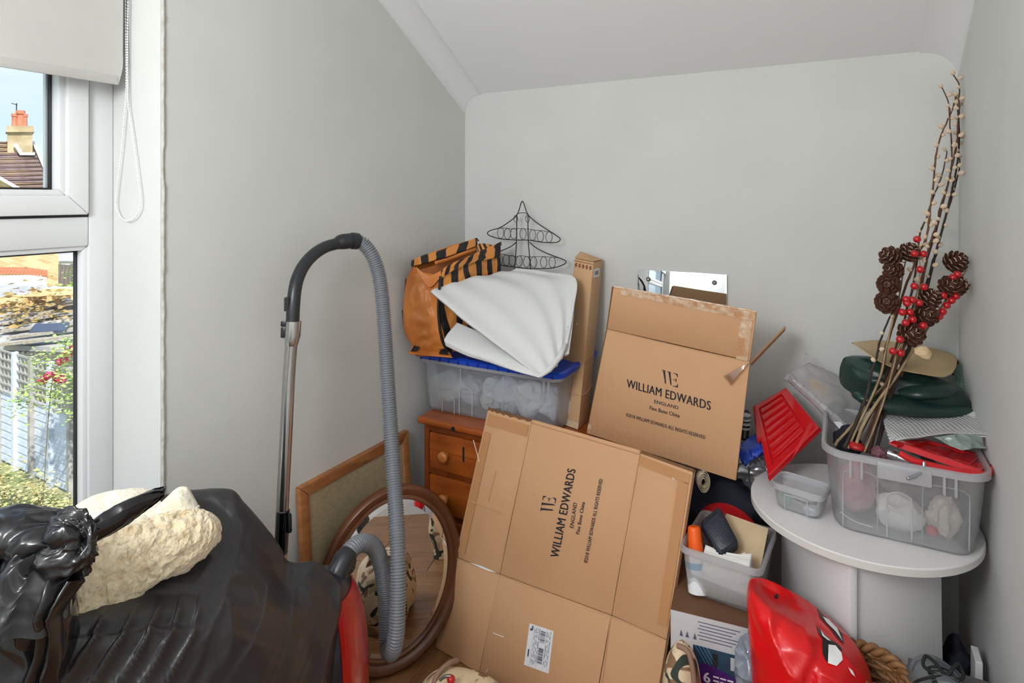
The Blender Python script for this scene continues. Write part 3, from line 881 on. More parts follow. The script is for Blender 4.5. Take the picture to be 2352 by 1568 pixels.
def heap_disp(u, v, p):
    d = V()
    n1 = noise.noise(p * 6); n2 = noise.noise(p * 14)
    z = .010 * n1 + .004 * n2
    # crease ridges
    z += .006 * max(0, ridged(V((p.x * 5 + 3, p.y * 5, p.z * 5)), 1, 2) - .75)
    z += .012 * max(0, ridged(p, 7, 2) - .95)
    # pleats pulled down the front on the left
    fv = max(0, min(1, (v - .60) / .08)); fu = min(1, 2.2 * max(0, 1 - abs(u - .29) / .15))
    s_ = p.x * .55 + p.y * .83 - p.z * .8
    pl_ = (1 - abs(math.sin(s_ * 70 + 2.5 * noise.noise(p * 4)))) ** 2.2
    z += .017 * fv * fu * pl_
    pk2 = (1 - abs(math.sin(s_ * 26 + 3 * noise.noise(p * 3 + V((5, 1, 1)))))) ** 5
    z += .0045 * pk2 * max(0, min(1, (v - .30) / .2)) * (1 - .7 * fu)
    return V((.35, -.45, .8)) * z
for q in (back0, back, bot):
    for p in q: p.x = max(p.x, XL + .02)
heap_rows = [back0, back] + rows + [bot]
hp_ = patch(heap_rows, 260, 220, heap_disp)
for c_ in (0, 259):                                        # close the two ends of the drape
    hp_[1].append(tuple(j * 260 + c_ for j in range(220)))
bs = mk('black_plastic_sheet', hp_, M_bagm, smooth=True)
tag(bs, 'large matte black plastic sheet draped over a bulky heap below the window', 'plastic sheet')

# ---- cream fleece throw rolled over the heap
M_fleece = mat('cream_fleece', (228, 212, 180), .95, bump=(75, 1.0, 2), var=(55, (204, 182, 142), .45, .75), sheen=.4)
fc = thing('fleece_throw', D(300, 1330, 1.08), 'cream curly fleece throw lying folded between the black bags', 'blanket')
def oval_ring(cx_, cy_, d, rx, ry, tilt, dd=.05):
    """ring around the roll: screen-plane minor axis and depth axis"""
    c = D(cx_, cy_, d); k = d / FPX
    rt, up = V((CA, SA, 0)), V((0, 0, 1)); fwd = V((-SA, CA, 0))
    a = rt * math.cos(tilt) + up * math.sin(tilt)           # across the roll on screen
    return [c + a * math.cos(t) * ry * k + fwd * math.sin(t) * dd for t in [2 * math.pi * i / 12 for i in range(12)]]
def curl(u, v, p):
    return V((.3, -.5, .7)) * (-.018 * abs(noise.noise(p * 48)) - .007 * abs(noise.noise(p * 105)) + .008 * noise.noise(p * 18))
tl = math.radians(118)
rings = [oval_ring(95, 1470, .945, 0, 46, tl, .035), oval_ring(130, 1425, .965, 0, 74, tl, .05), oval_ring(190, 1360, 1.0, 0, 88, tl, .055), oval_ring(260, 1308, 1.045, 0, 86, tl, .055),
         oval_ring(330, 1270, 1.085, 0, 74, tl, .055), oval_ring(400, 1240, 1.125, 0, 68, tl, .05), oval_ring(455, 1222, 1.15, 0, 52, math.radians(112), .045), oval_ring(488, 1218, 1.165, 0, 32, math.radians(105), .03), oval_ring(499, 1217, 1.17, 0, 10, math.radians(100), .01)]
mk('rolled_edge', loft(rings, 170, 300, curl), M_fleece, fc, smooth=True)
M_fleece2 = mat('cream_fleece_inside', (238, 232, 216), .95, bump=(60, .6, 3), var=(30, (224, 214, 190)), sheen=.3)
rg2 = [oval_ring(352, 1192, 1.20, 0, 16, math.radians(60), .02), oval_ring(375, 1170, 1.20, 0, 36, math.radians(50), .03), oval_ring(400, 1160, 1.19, 0, 44, math.radians(20), .035), oval_ring(420, 1170, 1.18, 0, 36, math.radians(-20), .035), oval_ring(438, 1182, 1.175, 0, 20, math.radians(-40), .02), oval_ring(446, 1190, 1.175, 0, 6, math.radians(-50), .006)]
q = loft([oval_ring(402, 1196, 1.19, 0, 50, math.radians(8), .04), oval_ring(404, 1180, 1.19, 0, 47, math.radians(8), .04), oval_ring(402, 1160, 1.195, 0, 40, math.radians(10), .035), oval_ring(404, 1142, 1.20, 0, 29, math.radians(12), .03), oval_ring(408, 1128, 1.205, 0, 19, math.radians(12), .02), oval_ring(411, 1120, 1.205, 0, 7, math.radians(12), .006)],
         70, 60, lambda u, v, p: V((.3, -.5, .7)) * (.004 * noise.noise(p * 60) + .012 * noise.noise(p * 22)))
mk('folded_corner', q, M_fleece2, fc, smooth=True)
q = loft([oval_ring(425, 1207, 1.175, 0, 20, math.radians(80), .03), oval_ring(437, 1185, 1.175, 0, 19, math.radians(60), .03), oval_ring(446, 1178, 1.178, 0, 10, math.radians(60), .02)], 40, 30,
         lambda u, v, p: V((.3, -.5, .7)) * (.004 * noise.noise(p * 60)))
mk('folded_corner', q, M_fleece2, fc, smooth=True)
rows = C3([[(180, 1180, 1.17), (230, 1155, 1.19), (290, 1142, 1.21), (340, 1146, 1.23)],
           [(185, 1210, 1.13), (240, 1190, 1.15), (300, 1180, 1.17), (370, 1190, 1.19)],
           [(190, 1270, 1.08), (250, 1250, 1.10), (310, 1230, 1.125), (390, 1222, 1.16)]])
mk('back_layer', thick(patch(rows, 60, 50, lambda u, v, p: V((.3, -.5, .7)) * (.004 * noise.noise(p * 60))), .02), M_fleece2, fc, smooth=True)

# ---- shiny tied bin bag
tb = thing('bin_bag', D(40, 1480, .86), 'glossy black bin bag tied in a knot with a long twisted tail at the left', 'bin bag')
def crumple(sc, amp):
    def f(q, p):
        w_ = V((noise.noise(p * sc * .5), noise.noise(p * sc * .5 + V((7, 0, 0))), 0)) * .06
        g_ = p + w_ + V((1.3, 4.1, .7)); g_ = V((g_.x, g_.y, g_.z * .45 + .35 * g_.x))
        r = ridged(g_, sc, 3) - .9
        r = math.copysign(abs(r) ** 1.3, r)
        n1 = noise.noise(p * sc * .4)
        return (V(q).normalized() if V(q).length > 0 else V()) * (amp * 1.15 * r + amp * 1.0 * n1)
    return f
kk = .9 / FPX
mk('body', sphere(D(-10, 1450, .90), (.105, .095, .135), 150, 110, crumple(13, .014), Matrix.Rotation(YAW, 3, 'Z')), M_bag, tb, smooth=True)
mk('neck', loft([oval_ring(30, 1420, .86, 0, 110, 0, .06), oval_ring(60, 1340, .87, 0, 85, 0, .06), oval_ring(100, 1275, .885, 0, 62, math.radians(-20), .05), oval_ring(128, 1245, .895, 0, 40, math.radians(-35), .04)], 110, 80,
             lambda u, v, p: V((math.cos(u * 6.283), 0, math.sin(u * 6.283))) * .006 * math.sin(u * 6.283 * 9 + 4 * noise.noise(p * 9)) + V((.2, -.6, .5)) * .012 * (ridged(p, 12, 3) - 1)), M_bag, tb, smooth=True)
mk('gathered_top', sphere(D(60, 1222, .90), (.068, .045, .030), 130, 80, crumple(18, .010), Matrix.Rotation(YAW, 3, 'Z') @ Matrix.Rotation(.12, 3, 'Y')), M_bag, tb, smooth=True)
mk('knot', sphere(D(152, 1262, .885), (.038, .036, .058), 130, 90, crumple(30, .010), Matrix.Rotation(YAW, 3, 'Z') @ Matrix.Rotation(.25, 3, 'Y')), M_bag, tb, smooth=True)
mk('hanging_flap', thick(patch(C3([[(95, 1290, .87), (130, 1320, .865), (175, 1330, .87), (200, 1330, .885)], [(60, 1370, .85), (110, 1375, .845), (140, 1390, .85), (150, 1400, .87)], [(50, 1450, .85), (95, 1450, .845), (125, 1460, .85), (140, 1480, .87)], [(40, 1600, .86), (80, 1600, .85), (115, 1600, .855), (135, 1600, .87)]]), 70, 90,
   lambda u, v, p: V((.3, -.8, .3)) * (.010 * math.sin(u * 22 + 3 * noise.noise(p * 10)) + .008 * ridged(p, 14, 2))), .002), M_bag, tb, smooth=True)
tr = [oval_ring(178, 1240, .90, 0, 20, math.radians(75), .02), oval_ring(215, 1222, .915, 0, 30, math.radians(72), .025), oval_ring(260, 1196, .935, 0, 36, math.radians(70), .03), oval_ring(305, 1172, .955, 0, 33, math.radians(70), .03), oval_ring(345, 1150, .972, 0, 22, math.radians(75), .02), oval_ring(368, 1138, .982, 0, 13, math.radians(80), .015), oval_ring(376, 1133, .985, 0, 4, math.radians(80), .004)]
mk('tail', loft(tr, 90, 110, lambda u, v, p: V((math.cos(u * 6.283), .2, math.sin(u * 6.283))) * (.0045 * math.sin(u * 6.283 * 7 + v * 3 + 2 * noise.noise(p * 12))) + V((.2, -.5, .6)) * .004 * ridged(p, 30, 2)), M_bag, tb, smooth=True)
# ================================================================ CORNER: CHEST AND WHAT STANDS ON IT
M_pine = mat('stained_pine', (176, 92, 34), .32, var=(4, (142, 66, 20)), stretch=(1.2, 6, 6), bump=(12, .04), coat=.25)
M_pine_d = mat('stained_pine_dark', (128, 60, 20), .35, var=(4, (100, 44, 14)), stretch=(6, 6, 1), bump=(12, .04), coat=.2)
M_knob = mat('pine_knob', (214, 140, 76), .3, var=(20, (196, 120, 58)), coat=.3)
M_dark = mat('dark_hole', (18, 12, 10), .9)
CX0, CX1, CY0, CY1, CZ = -1.385, -.55, 1.85, 2.245, .70
cd = thing('chest_of_drawers', V(((CX0 + CX1) / 2, 2.05, 0)), 'orange stained pine chest of drawers in the corner', 'chest of drawers')
mk('carcass', join(box(CX0, CX0 + .02, CY0 + .012, CY1, 0, CZ - .025), box(CX1 - .02, CX1, CY0 + .012, CY1, 0, CZ - .025), box(CX0, CX1, CY1 - .01, CY1, 0, CZ - .025), box(CX0, CX1, CY0 + .012, CY1, 0, .05)), M_pine_d, cd)
mk('top', box(CX0 - .022, CX1 + .022, CY0 - .022, CY1, CZ - .025, CZ), M_pine, cd, smooth=True, bevel=.009, seg=3)
mk('stile', box(CX0, CX0 + .022, CY0, CY0 + .02, 0, CZ - .025), M_pine_d, cd)
mk('stile', box(CX1 - .022, CX1, CY0, CY0 + .02, 0, CZ - .025), M_pine_d, cd)
zt = [.650, .492, .334, .176]
for k, z in enumerate(zt):
    zb2 = z - .140
    mk('rail', box(CX0 + .022, CX1 - .022, CY0, CY0 + .02, z, z + .018 if k else CZ - .025), M_pine_d, cd)
    dr = mk('drawer', box(CX0 + .026, CX1 - .026, CY0 - .006, CY0 + .02, zb2, z - .003), M_pine, cd, smooth=True, bevel=.006)
    mk('drawer_box', box(CX0 + .03, CX1 - .03, CY0 + .02, CY1 - .03, zb2 + .01, z - .02), M_pine_d, dr)
    for xk in (CX0 + .105, CX1 - .105):
        c = V((xk, CY0 - .006, z - .074))
        pr = [(0, .011), (.006, .010), (.012, .010), (.016, .017), (.024, .021), (.032, .019), (.036, .010), (.0365, 0.0005)]
        rr = [[c + V((r * math.cos(2 * math.pi * i / 20), -y, r * math.sin(2 * math.pi * i / 20))) for i in range(20)] for y, r in pr]
        mk('knob', rings_mesh(rr, True, True), M_knob, dr, smooth=True)
    if k == 0:
        mk('split', box(CX0 + .176, CX0 + .184, CY0 - .0065, CY0 - .003, z - .085, z - .030), M_dark, dr)
        mk('crack', box(CX0 + .03, CX1 - .03, CY0 - .0064, CY0 - .003, z - .068, z - .066), M_pine_d, dr)
mk('bottom_rail', box(CX0 + .022, CX1 - .022, CY0, CY0 + .02, .0, .034), M_pine_d, cd)
ck = V((CX0 + .145, CY0 - .0222, CZ - .016))
mk('knot', tube([ck, ck + V((0, .004, 0))], .009, 12), M_dark, cd)

# ---- clear storage tub with blue lid
M_clear = clear_mat('frosted_tub_plastic', (250, 252, 254), milk=.20, gloss=.1, rough=.3, body=(240, 243, 248))
M_clear2 = clear_mat('clear_tub_plastic', (252, 253, 254), milk=.18, gloss=.1, rough=.2, body=(244, 245, 248))
M_rimc = clear_mat('thick_clear_plastic', (250, 250, 252), milk=.40, gloss=.1, rough=.25, body=(246, 247, 250))
M_blue = mat('blue_lid_plastic', (22, 74, 204), .3)
def tub(t, cx, cy, hx, hy, z0, z1, r, taper, m, mrim, rz=0, wall=.0025, rim=.012, name='tub'):
    M = Matrix.Translation(V((cx, cy, 0))) @ Matrix.Rotation(rz, 4, 'Z')
    def rg(f, g, z, rr): return rrect(0, 0, hx * f - g, hy * f - g, rr, z, 6, M)
    rr_ = [rg(taper, .010, z0, r * .7), rg(taper, .002, z0 + .006, r), rg(taper, 0, z0 + .014, r), rg((1 + taper) / 2, 0, (z0 + z1) / 2, r), rg(1, 0, z1, r),
           rg(1, wall, z1, r), rg((1 + taper) / 2, wall, (z0 + z1) / 2, r), rg(taper, wall, z0 + .014, r), rg(taper, .012, z0 + wall, r * .7)]
    body = mk(name, rings_mesh(rr_, True, True), m, t, smooth=True, auto=35)
    rr_ = [rg(1, -.0, z1 - .014, r), rg(1, -rim, z1 - .012, r + rim), rg(1, -rim, z1 + .003, r + rim), rg(1, -.001, z1 + .004, r), rg(1, .0005, z1 - .002, r)]
    n_ = len(rr_[0]); v_ = [p for q in rr_ for p in q]
    f_ = grid_faces(n_, 5, True) + [(4 * n_ + i, 4 * n_ + (i + 1) % n_, (i + 1) % n_, i) for i in range(n_)]
    mk('rim', (v_, f_), mrim, t, smooth=True, auto=35)
    return M
ZL = .902
st = thing('storage_tub', V((-1.15, 2.06, CZ)), 'clear plastic storage tub with a blue lid standing on the pine chest', 'storage box')
tubM = tub(st, -1.148, 2.075, .292, .172, CZ + .001, ZL, .03, .95, M_clear, M_rimc)
ld = mk('lid', rings_mesh([rrect(-1.148, 2.075, .312, .190, .04, ZL + .002, 6), rrect(-1.148, 2.075, .314, .192, .04, ZL + .018, 6), rrect(-1.148, 2.075, .306, .184, .035, ZL + .024, 6), rrect(-1.148, 2.075, .285, .165, .03, ZL + .018, 6)], True, True), M_blue, st, smooth=True, auto=35)
for k in range(14):
    x_ = -1.43 + k * .043
    mk('lid_rib', box(x_, x_ + .006, 2.075 - .1935, 2.075 - .190, ZL + .002, ZL + .017), mat('blue_lid_dark', (14, 48, 150), .3), ld)
# moulded panels on the tub front
yf = 2.075 - .172
def arch(t, x0, x1, z0, z1, y, r=.002, m=None, name='moulded_arch', tilt=0):
    p = [V((x0, y + tilt * (z1 - z0), z0)), V((x0, y, z1 - .02)), V((x0 + .006, y, z1 - .006)), V((x0 + .02, y, z1)), V((x1 - .02, y, z1)), V((x1 - .006, y, z1 - .006)), V((x1, y, z1 - .02)), V((x1, y + tilt * (z1 - z0), z0))]
    mk(name, tube(p, r, 6, 40), m or M_rimc, t, smooth=True)
arch(st, -1.262, -1.205, CZ + .01, CZ + .115, yf - .001, .0022)
arch(st, -1.34, -1.285, CZ + .006, CZ + .075, yf - .001, .0018)
mk('moulded_rib', tube([V((-1.075, yf - .002, CZ + .01)), V((-1.072, yf - .001, ZL - .02))], .0018, 6), M_rimc, st)
mk('moulded_rib', tube([V((-1.255, yf - .002, CZ + .12)), V((-1.257, yf - .001, ZL - .02))], .0018, 6), M_rimc, st)
for x_ in (-.905, -.888):
    mk('clip_rib', box(x_ - .004, x_ + .004, yf - .012, yf, ZL - .055, ZL - .008), M_rimc, st, bevel=.002)
# crumpled things inside it
M_paper = mat('white_tissue', (236, 234, 230), .8, var=(9, (222, 220, 214)))
M_paper2 = mat('grey_white_plastic', (214, 216, 218), .4)
def lump(name, c, r, m, label, cat, group=None, seed=0, sc=14, amp=.012, rot=0, n=36):
    o = mk(name, sphere(c, r, n, n * 2 // 3, lambda q, p: V(q) * (amp * (ridged(p + V((seed, 0, seed * 2)), sc, 3) - 1.0)), Matrix.Rotation(rot, 3, 'Z')), m, None, smooth=True, auto=28)
    return tag(o, label, cat, group)
for k, (x_, y_, rx, rz_, lab) in enumerate(((-1.355, 1.985, .055, .062, 'crumpled white tissue at the left end inside the blue-lidded tub'), (-1.27, 2.0, .045, .05, 'white tissue bundle second from left inside the blue-lidded tub'),
        (-1.185, 1.99, .045, .045, 'white tissue bundle behind the moulded arch of the blue-lidded tub'), (-1.10, 2.0, .045, .055, 'white tissue bundle in the middle of the blue-lidded tub'),
        (-1.01, 1.985, .045, .06, 'pale tissue bundle right of the middle in the blue-lidded tub'), (-.925, 1.995, .04, .05, 'pale tissue bundle at the right end of the blue-lidded tub'))):
    lump('tissue_bundle', V((x_, y_ + .012 * (k % 3), CZ + .026 + rz_)), (rx * 1.25, .05, rz_ * 1.05), M_paper if k % 2 == 0 else M_paper2, lab, 'tissue', 'tissue bundles in the blue-lidded tub', seed=k * 3.1, sc=9, amp=.026, n=44)
sb = lump('plastic_bag', V((-1.4325, 2.0, CZ + .05)), (.014, .05, .045), M_clear2, 'thin clear bag wedged between tub and wall', 'plastic bag', seed=4)

# ---- tiger striped shopping bag
M_org = mat('orange_vinyl', (206, 128, 58), .42, bump=(10, .15), var=(6, (184, 104, 40)))
M_bpv = mat('black_patent', (26, 25, 28), .25)
def stripe_mat(name, freq, rot, dist, th=.5):
    m = bpy.data.materials.new(name); m.use_nodes = True; t = m.node_tree; b = t.nodes['Principled BSDF']
    b.inputs['Roughness'].default_value = .38
    u = t.nodes.new('ShaderNodeUVMap'); u.uv_map = 'uv'
    mpn = t.nodes.new('ShaderNodeMapping'); mpn.inputs['Rotation'].default_value = (0, 0, rot)
    wv = t.nodes.new('ShaderNodeTexWave'); wv.inputs['Scale'].default_value = freq; wv.inputs['Distortion'].default_value = dist
    wv.inputs['Detail'].default_value = 1.5; wv.inputs['Detail Scale'].default_value = 1.6
    rp = t.nodes.new('ShaderNodeMapRange'); rp.inputs[1].default_value = th - .03; rp.inputs[2].default_value = th + .03
    x = t.nodes.new('ShaderNodeMix'); x.data_type = 'RGBA'
    x.inputs[6].default_value = lin((26, 25, 28)) + (1,); x.inputs[7].default_value = lin((212, 138, 66)) + (1,)
    L = t.links.new
    L(u.outputs[0], mpn.inputs[0]); L(mpn.outputs[0], wv.inputs[0]); L(wv.outputs['Fac'], rp.inputs[0]); L(rp.outputs[0], x.inputs[0]); L(x.outputs[2], b.inputs['Base Color'])
    return m
M_tig = stripe_mat('tiger_stripe', 1.7, .12, 2.6, .5)
M_tigb = stripe_mat('tiger_blocks', 1.25, 0.05, 1.0, .52)
tg = thing('tiger_bag', V((-1.34, 2.03, ZL + .02)), 'orange and black tiger striped vinyl shopping bag on the blue-lidded tub', 'bag')
def wob(a, s): return lambda u, v, p: V((.5, -.7, .2)) * a * (noise.noise(p * s) + .8 * (ridged(p, s * 1.3, 2) - 1))
# narrow side (gusset)
side = [[D(952, 612, 2.26), D(962, 622, 2.235), D(985, 628, 2.22), D(1012, 632, 2.20)],
        [D(936, 640, 2.27), D(950, 655, 2.235), D(985, 665, 2.22), D(1010, 660, 2.20)],
        [D(927, 700, 2.275), D(945, 705, 2.225), D(985, 715, 2.205), D(1008, 720, 2.20)],
        [D(930, 760, 2.27), D(945, 765, 2.225), D(990, 775, 2.205), D(1014, 780, 2.20)],
        [D(950, 800, 2.25), D(960, 806, 2.235), D(1000, 808, 2.22), D(1030, 806, 2.20)],
        [D(955, 818, 2.24), D(965, 818, 2.25), D(1000, 817, 2.24), D(1035, 815, 2.22)]]
mk('side_gusset', thick(patch(side, 40, 50, wob(.009, 15)), .002), M_org, tg, smooth=True)
mk('bottom_corner', thick(patch([[D(948, 795, 2.25), D(965, 800, 2.235), D(1030, 806, 2.22)], [D(938, 813, 2.24), D(960, 815, 2.21), D(1040, 822, 2.19)]], 20, 8, wob(.003, 30)), .002), M_org, tg, smooth=True)
mk('corner_patch', prism([D(943, 806, 2.232), D(957, 806, 2.215), D(965, 797, 2.22), D(952, 792, 2.235)], V((SA, -CA, 0)) * .004), M_bpv, tg)
mk('corner_patch', prism([D(1008, 812, 2.195), D(1030, 814, 2.19), D(1022, 800, 2.192), D(1012, 802, 2.195)], V((SA, -CA, 0)) * .004), M_bpv, tg)
front = [[D(1010, 628, 2.20), D(1050, 600, 2.27), D(1085, 588, 2.33), D(1120, 572, 2.39), D(1148, 556, 2.43)],
         [D(1008, 665, 2.20), D(1050, 645, 2.25), D(1085, 632, 2.32), D(1120, 622, 2.38), D(1150, 612, 2.42)],
         [D(1006, 730, 2.20), D(1050, 720, 2.25), D(1085, 715, 2.32), D(1120, 700, 2.38), D(1152, 690, 2.42)],
         [D(1022, 812, 2.21), D(1050, 805, 2.25), D(1085, 800, 2.32), D(1120, 795, 2.38), D(1155, 790, 2.42)]]
mk('front_panel', thick(patch(front, 60, 50, wob(.007, 14)), .002), M_tig, tg, smooth=True)
mk('front_edge', tube([D(1012, 634, 2.195), D(1009, 665, 2.193), D(1007, 720, 2.193), D(1014, 775, 2.195), D(1028, 808, 2.20)], .005, 8, 40), M_bpv, tg, smooth=True)
mk('back_edge', tube([D(934, 640, 2.28), D(931, 672, 2.28)], .0045, 8, 12), M_bpv, tg, smooth=True)
mk('back_edge', tube([D(926, 712, 2.285), D(929, 745, 2.285), D(938, 775, 2.28)], .0045, 8, 16), M_bpv, tg, smooth=True)
backp = [[D(950, 598, 2.28), D(985, 582, 2.33), D(1040, 562, 2.41), D(1095, 548, 2.50)], [D(932, 690, 2.29), D(985, 690, 2.35), D(1040, 690, 2.42), D(1095, 690, 2.50)], [D(948, 806, 2.26), D(985, 800, 2.33), D(1040, 790, 2.41), D(1095, 785, 2.50)]]
mk('back_panel', thick(patch(backp, 40, 30, wob(.004, 14)), .002), M_org, tg, smooth=True)
# turned-over top bands with black blocks
band1 = [[D(944, 612, 2.25), D(975, 604, 2.28), D(1010, 594, 2.32), D(1060, 578, 2.38), D(1098, 562, 2.44)],
         [D(946, 598, 2.26), D(972, 586, 2.30), D(1010, 575, 2.34), D(1060, 558, 2.40), D(1094, 546, 2.46)],
         [D(952, 606, 2.28), D(978, 594, 2.32), D(1014, 582, 2.36), D(1062, 566, 2.42), D(1100, 552, 2.48)]]
mk('top_band', thick(patch(band1, 50, 16, wob(.004, 22)), .003), M_tigb, tg, smooth=True)
band2 = [[D(1006, 645, 2.195), D(1030, 628, 2.215), D(1062, 612, 2.26), D(1100, 600, 2.33), D(1150, 590, 2.40)],
         [D(1012, 622, 2.20), D(1035, 606, 2.22), D(1068, 592, 2.27), D(1104, 576, 2.35), D(1150, 556, 2.42)],
         [D(1018, 628, 2.215), D(1040, 612, 2.24), D(1072, 598, 2.29), D(1106, 582, 2.37), D(1152, 562, 2.44)]]
mk('top_band', thick(patch(band2, 50, 16, wob(.004, 22)), .003), M_tig, tg, smooth=True)
mk('folded_rim', thick(patch([[D(955, 612, 2.23), D(985, 632, 2.215), D(1013, 622, 2.20)], [D(960, 626, 2.225), D(986, 660, 2.205), D(1013, 636, 2.195)]], 26, 10), .003), M_org, tg, smooth=True)
mk('handle', tube([D(1000, 604, 2.25), D(1030, 596, 2.30), D(1060, 584, 2.35), D(1092, 574, 2.41)], .008, 8, 24), M_org, tg, smooth=True)
mk('handle', thick(patch([[D(1095, 562, 2.40), D(1110, 560, 2.40), D(1140, 566, 2.42)], [D(1098, 582, 2.36), D(1118, 580, 2.37), D(1145, 575, 2.41)]], 20, 10), .003), M_tigb, tg, smooth=True)
mk('inside_lining', thick(patch([[D(965, 620, 2.26), D(1030, 600, 2.33), D(1100, 580, 2.42)], [D(975, 640, 2.24), D(1035, 625, 2.30), D(1105, 605, 2.39)]], 20, 8), .002), mat('dark_orange_lining', (150, 84, 34), .6), tg, smooth=True)

# ---- folded white packing foam
M_foam = mat('white_packing_foam', (214, 215, 215), .6, bump=(160, .15), sheen=.1)
fm = thing('packing_foam', D(1180, 860, 2.1), 'folded sheet of white packing foam on the blue-lidded tub', 'foam sheet')
up_ = [[D(990, 668, 2.17), D(1052, 722, 2.12), D(1120, 775, 2.07), D(1190, 828, 2.01), D(1240, 864, 1.965)],
       [D(1020, 652, 2.22), D(1090, 690, 2.18), D(1150, 730, 2.13), D(1215, 790, 2.05), D(1258, 852, 1.98)],
       [D(1080, 638, 2.29), D(1150, 655, 2.25), D(1210, 690, 2.18), D(1255, 750, 2.09), D(1278, 830, 2.01)],
       [D(1140, 626, 2.36), D(1200, 632, 2.32), D(1258, 650, 2.24), D(1290, 720, 2.13), D(1292, 815, 2.03)],
       [D(1185, 617, 2.42), D(1250, 626, 2.35), D(1320, 640, 2.24), D(1318, 710, 2.14), D(1300, 810, 2.04)]]
def foam_d(u, v, p): return V((.3, -.5, .8)) * (.006 * math.sin(v * 26 + u * 2) * (.3 + .7 * v) + .004 * noise.noise(p * 9))
mk('upper_layer', thick(patch(up_, 70, 70, foam_d), .014), M_foam, fm, smooth=True)
lo_ = [[D(1026, 768, 2.16), D(1080, 790, 2.12), D(1140, 812, 2.07), D(1200, 838, 2.01), D(1242, 862, 1.968)],
       [D(1021, 785, 2.145), D(1075, 812, 2.105), D(1130, 832, 2.06), D(1190, 854, 2.00), D(1240, 868, 1.962)],
       [D(1040, 796, 2.17), D(1090, 816, 2.13), D(1145, 830, 2.09), D(1200, 848, 2.04), D(1250, 862, 1.98)],
       [D(1130, 760, 2.32), D(1180, 770, 2.27), D(1220, 785, 2.2), D(1260, 810, 2.10), D(1282, 840, 2.02)]]
lo_ = [[D(1050, 740, 2.20), D(1100, 762, 2.16), D(1150, 790, 2.11), D(1205, 826, 2.03), D(1243, 860, 1.972)]] + lo_
mk('lower_layer', thick(patch(lo_, 60, 50, lambda u, v, p: V((.3, -.5, .8)) * .003 * noise.noise(p * 9)), -.008), M_foam, fm, smooth=True)
mk('fold', tube([D(1240, 864, 1.967), D(1262, 848, 1.985), D(1285, 820, 2.02), D(1299, 790, 2.05)], [.006, .010, .010, .008], 10), M_foam, fm, smooth=True)

# ---- wire tree card holder
M_wire = mat('black_wire', (26, 25, 26), .45)
wt = thing('wire_tree', atY(1200, 840, 2.20), 'black wire christmas tree card holder behind the foam against the back wall', 'card holder')
YT = 2.205
def W(pts, r=.0021, n=None, closed=False, off=0):
    P_ = [atY(900 + x_ / 3.408, 440 + y_ / 3.408, YT + off) for x_, y_ in pts]
    if closed: P_ = cr(P_, n or 40, True); P_.append(P_[0]); return tube(P_, r, 6, None, False)
    return tube(P_, r, 6, n or max(24, len(pts) * 8))
mk('outline_wire', W([(1022, 75), (1008, 100), (1000, 130), (980, 180), (940, 220), (850, 280), (775, 303), (748, 325), (775, 348), (860, 370), (975, 378), (1075, 380), (1190, 397), (1285, 397), (1318, 376), (1300, 352), (1220, 300), (1130, 240), (1070, 185), (1045, 130), (1036, 100)], closed=True, n=150), M_wire, wt, smooth=True)
mk('outline_wire', W([(976, 395), (930, 430), (860, 462), (770, 500), (735, 530), (790, 560), (860, 576), (960, 590), (1090, 602), (1250, 598), (1340, 572), (1363, 548), (1335, 528), (1220, 485), (1130, 440), (1078, 395)], n=140), M_wire, wt, smooth=True)
mk('upright_wire', W([(978, 180), (976, 380), (962, 605), (955, 800), (950, 1300)], n=20), M_wire, wt, smooth=True)
mk('upright_wire', W([(1065, 180), (1068, 380), (1088, 625), (1096, 800), (1104, 1300)], n=20), M_wire, wt, smooth=True)
mk('brace_wire', W([(975, 180), (1000, 168), (1040, 166), (1068, 182)], .0014), M_wire, wt, smooth=True)
def ring(cx_, cy_, rx, ry): return W([(cx_ + rx * math.cos(a * math.pi / 6), cy_ + ry * math.sin(a * math.pi / 6)) for a in range(12)], .0012, 30, True, -.003)
for cx_, cy_ in ((970, 212), (1062, 212)): mk('card_ring', ring(cx_, cy_, 15, 27), M_wire, wt, smooth=True)
for cx_, cy_ in ((852, 324), (905, 330), (955, 328), (1027, 330), (1102, 340), (1163, 350), (1230, 356)): mk('card_ring', ring(cx_, cy_, 25, 42), M_wire, wt, smooth=True)
for cx_, cy_ in ((790, 532), (840, 534), (895, 537), (942, 540), (997, 545), (1055, 550), (1110, 552), (1188, 552), (1255, 553)): mk('card_ring', ring(cx_, cy_, 25, 42), M_wire, wt, smooth=True)
mk('tier_wire', W([(835, 288), (880, 284), (940, 292), (985, 288), (1060, 292), (1110, 300), (1160, 304), (1220, 312), (1262, 322)], .0012, off=-.003), M_wire, wt, smooth=True)
mk('tier_wire', W([(770, 495), (860, 490), (920, 500), (970, 508), (1010, 502), (1080, 510), (1150, 508), (1250, 512), (1300, 518)], .0012, off=-.003), M_wire, wt, smooth=True)

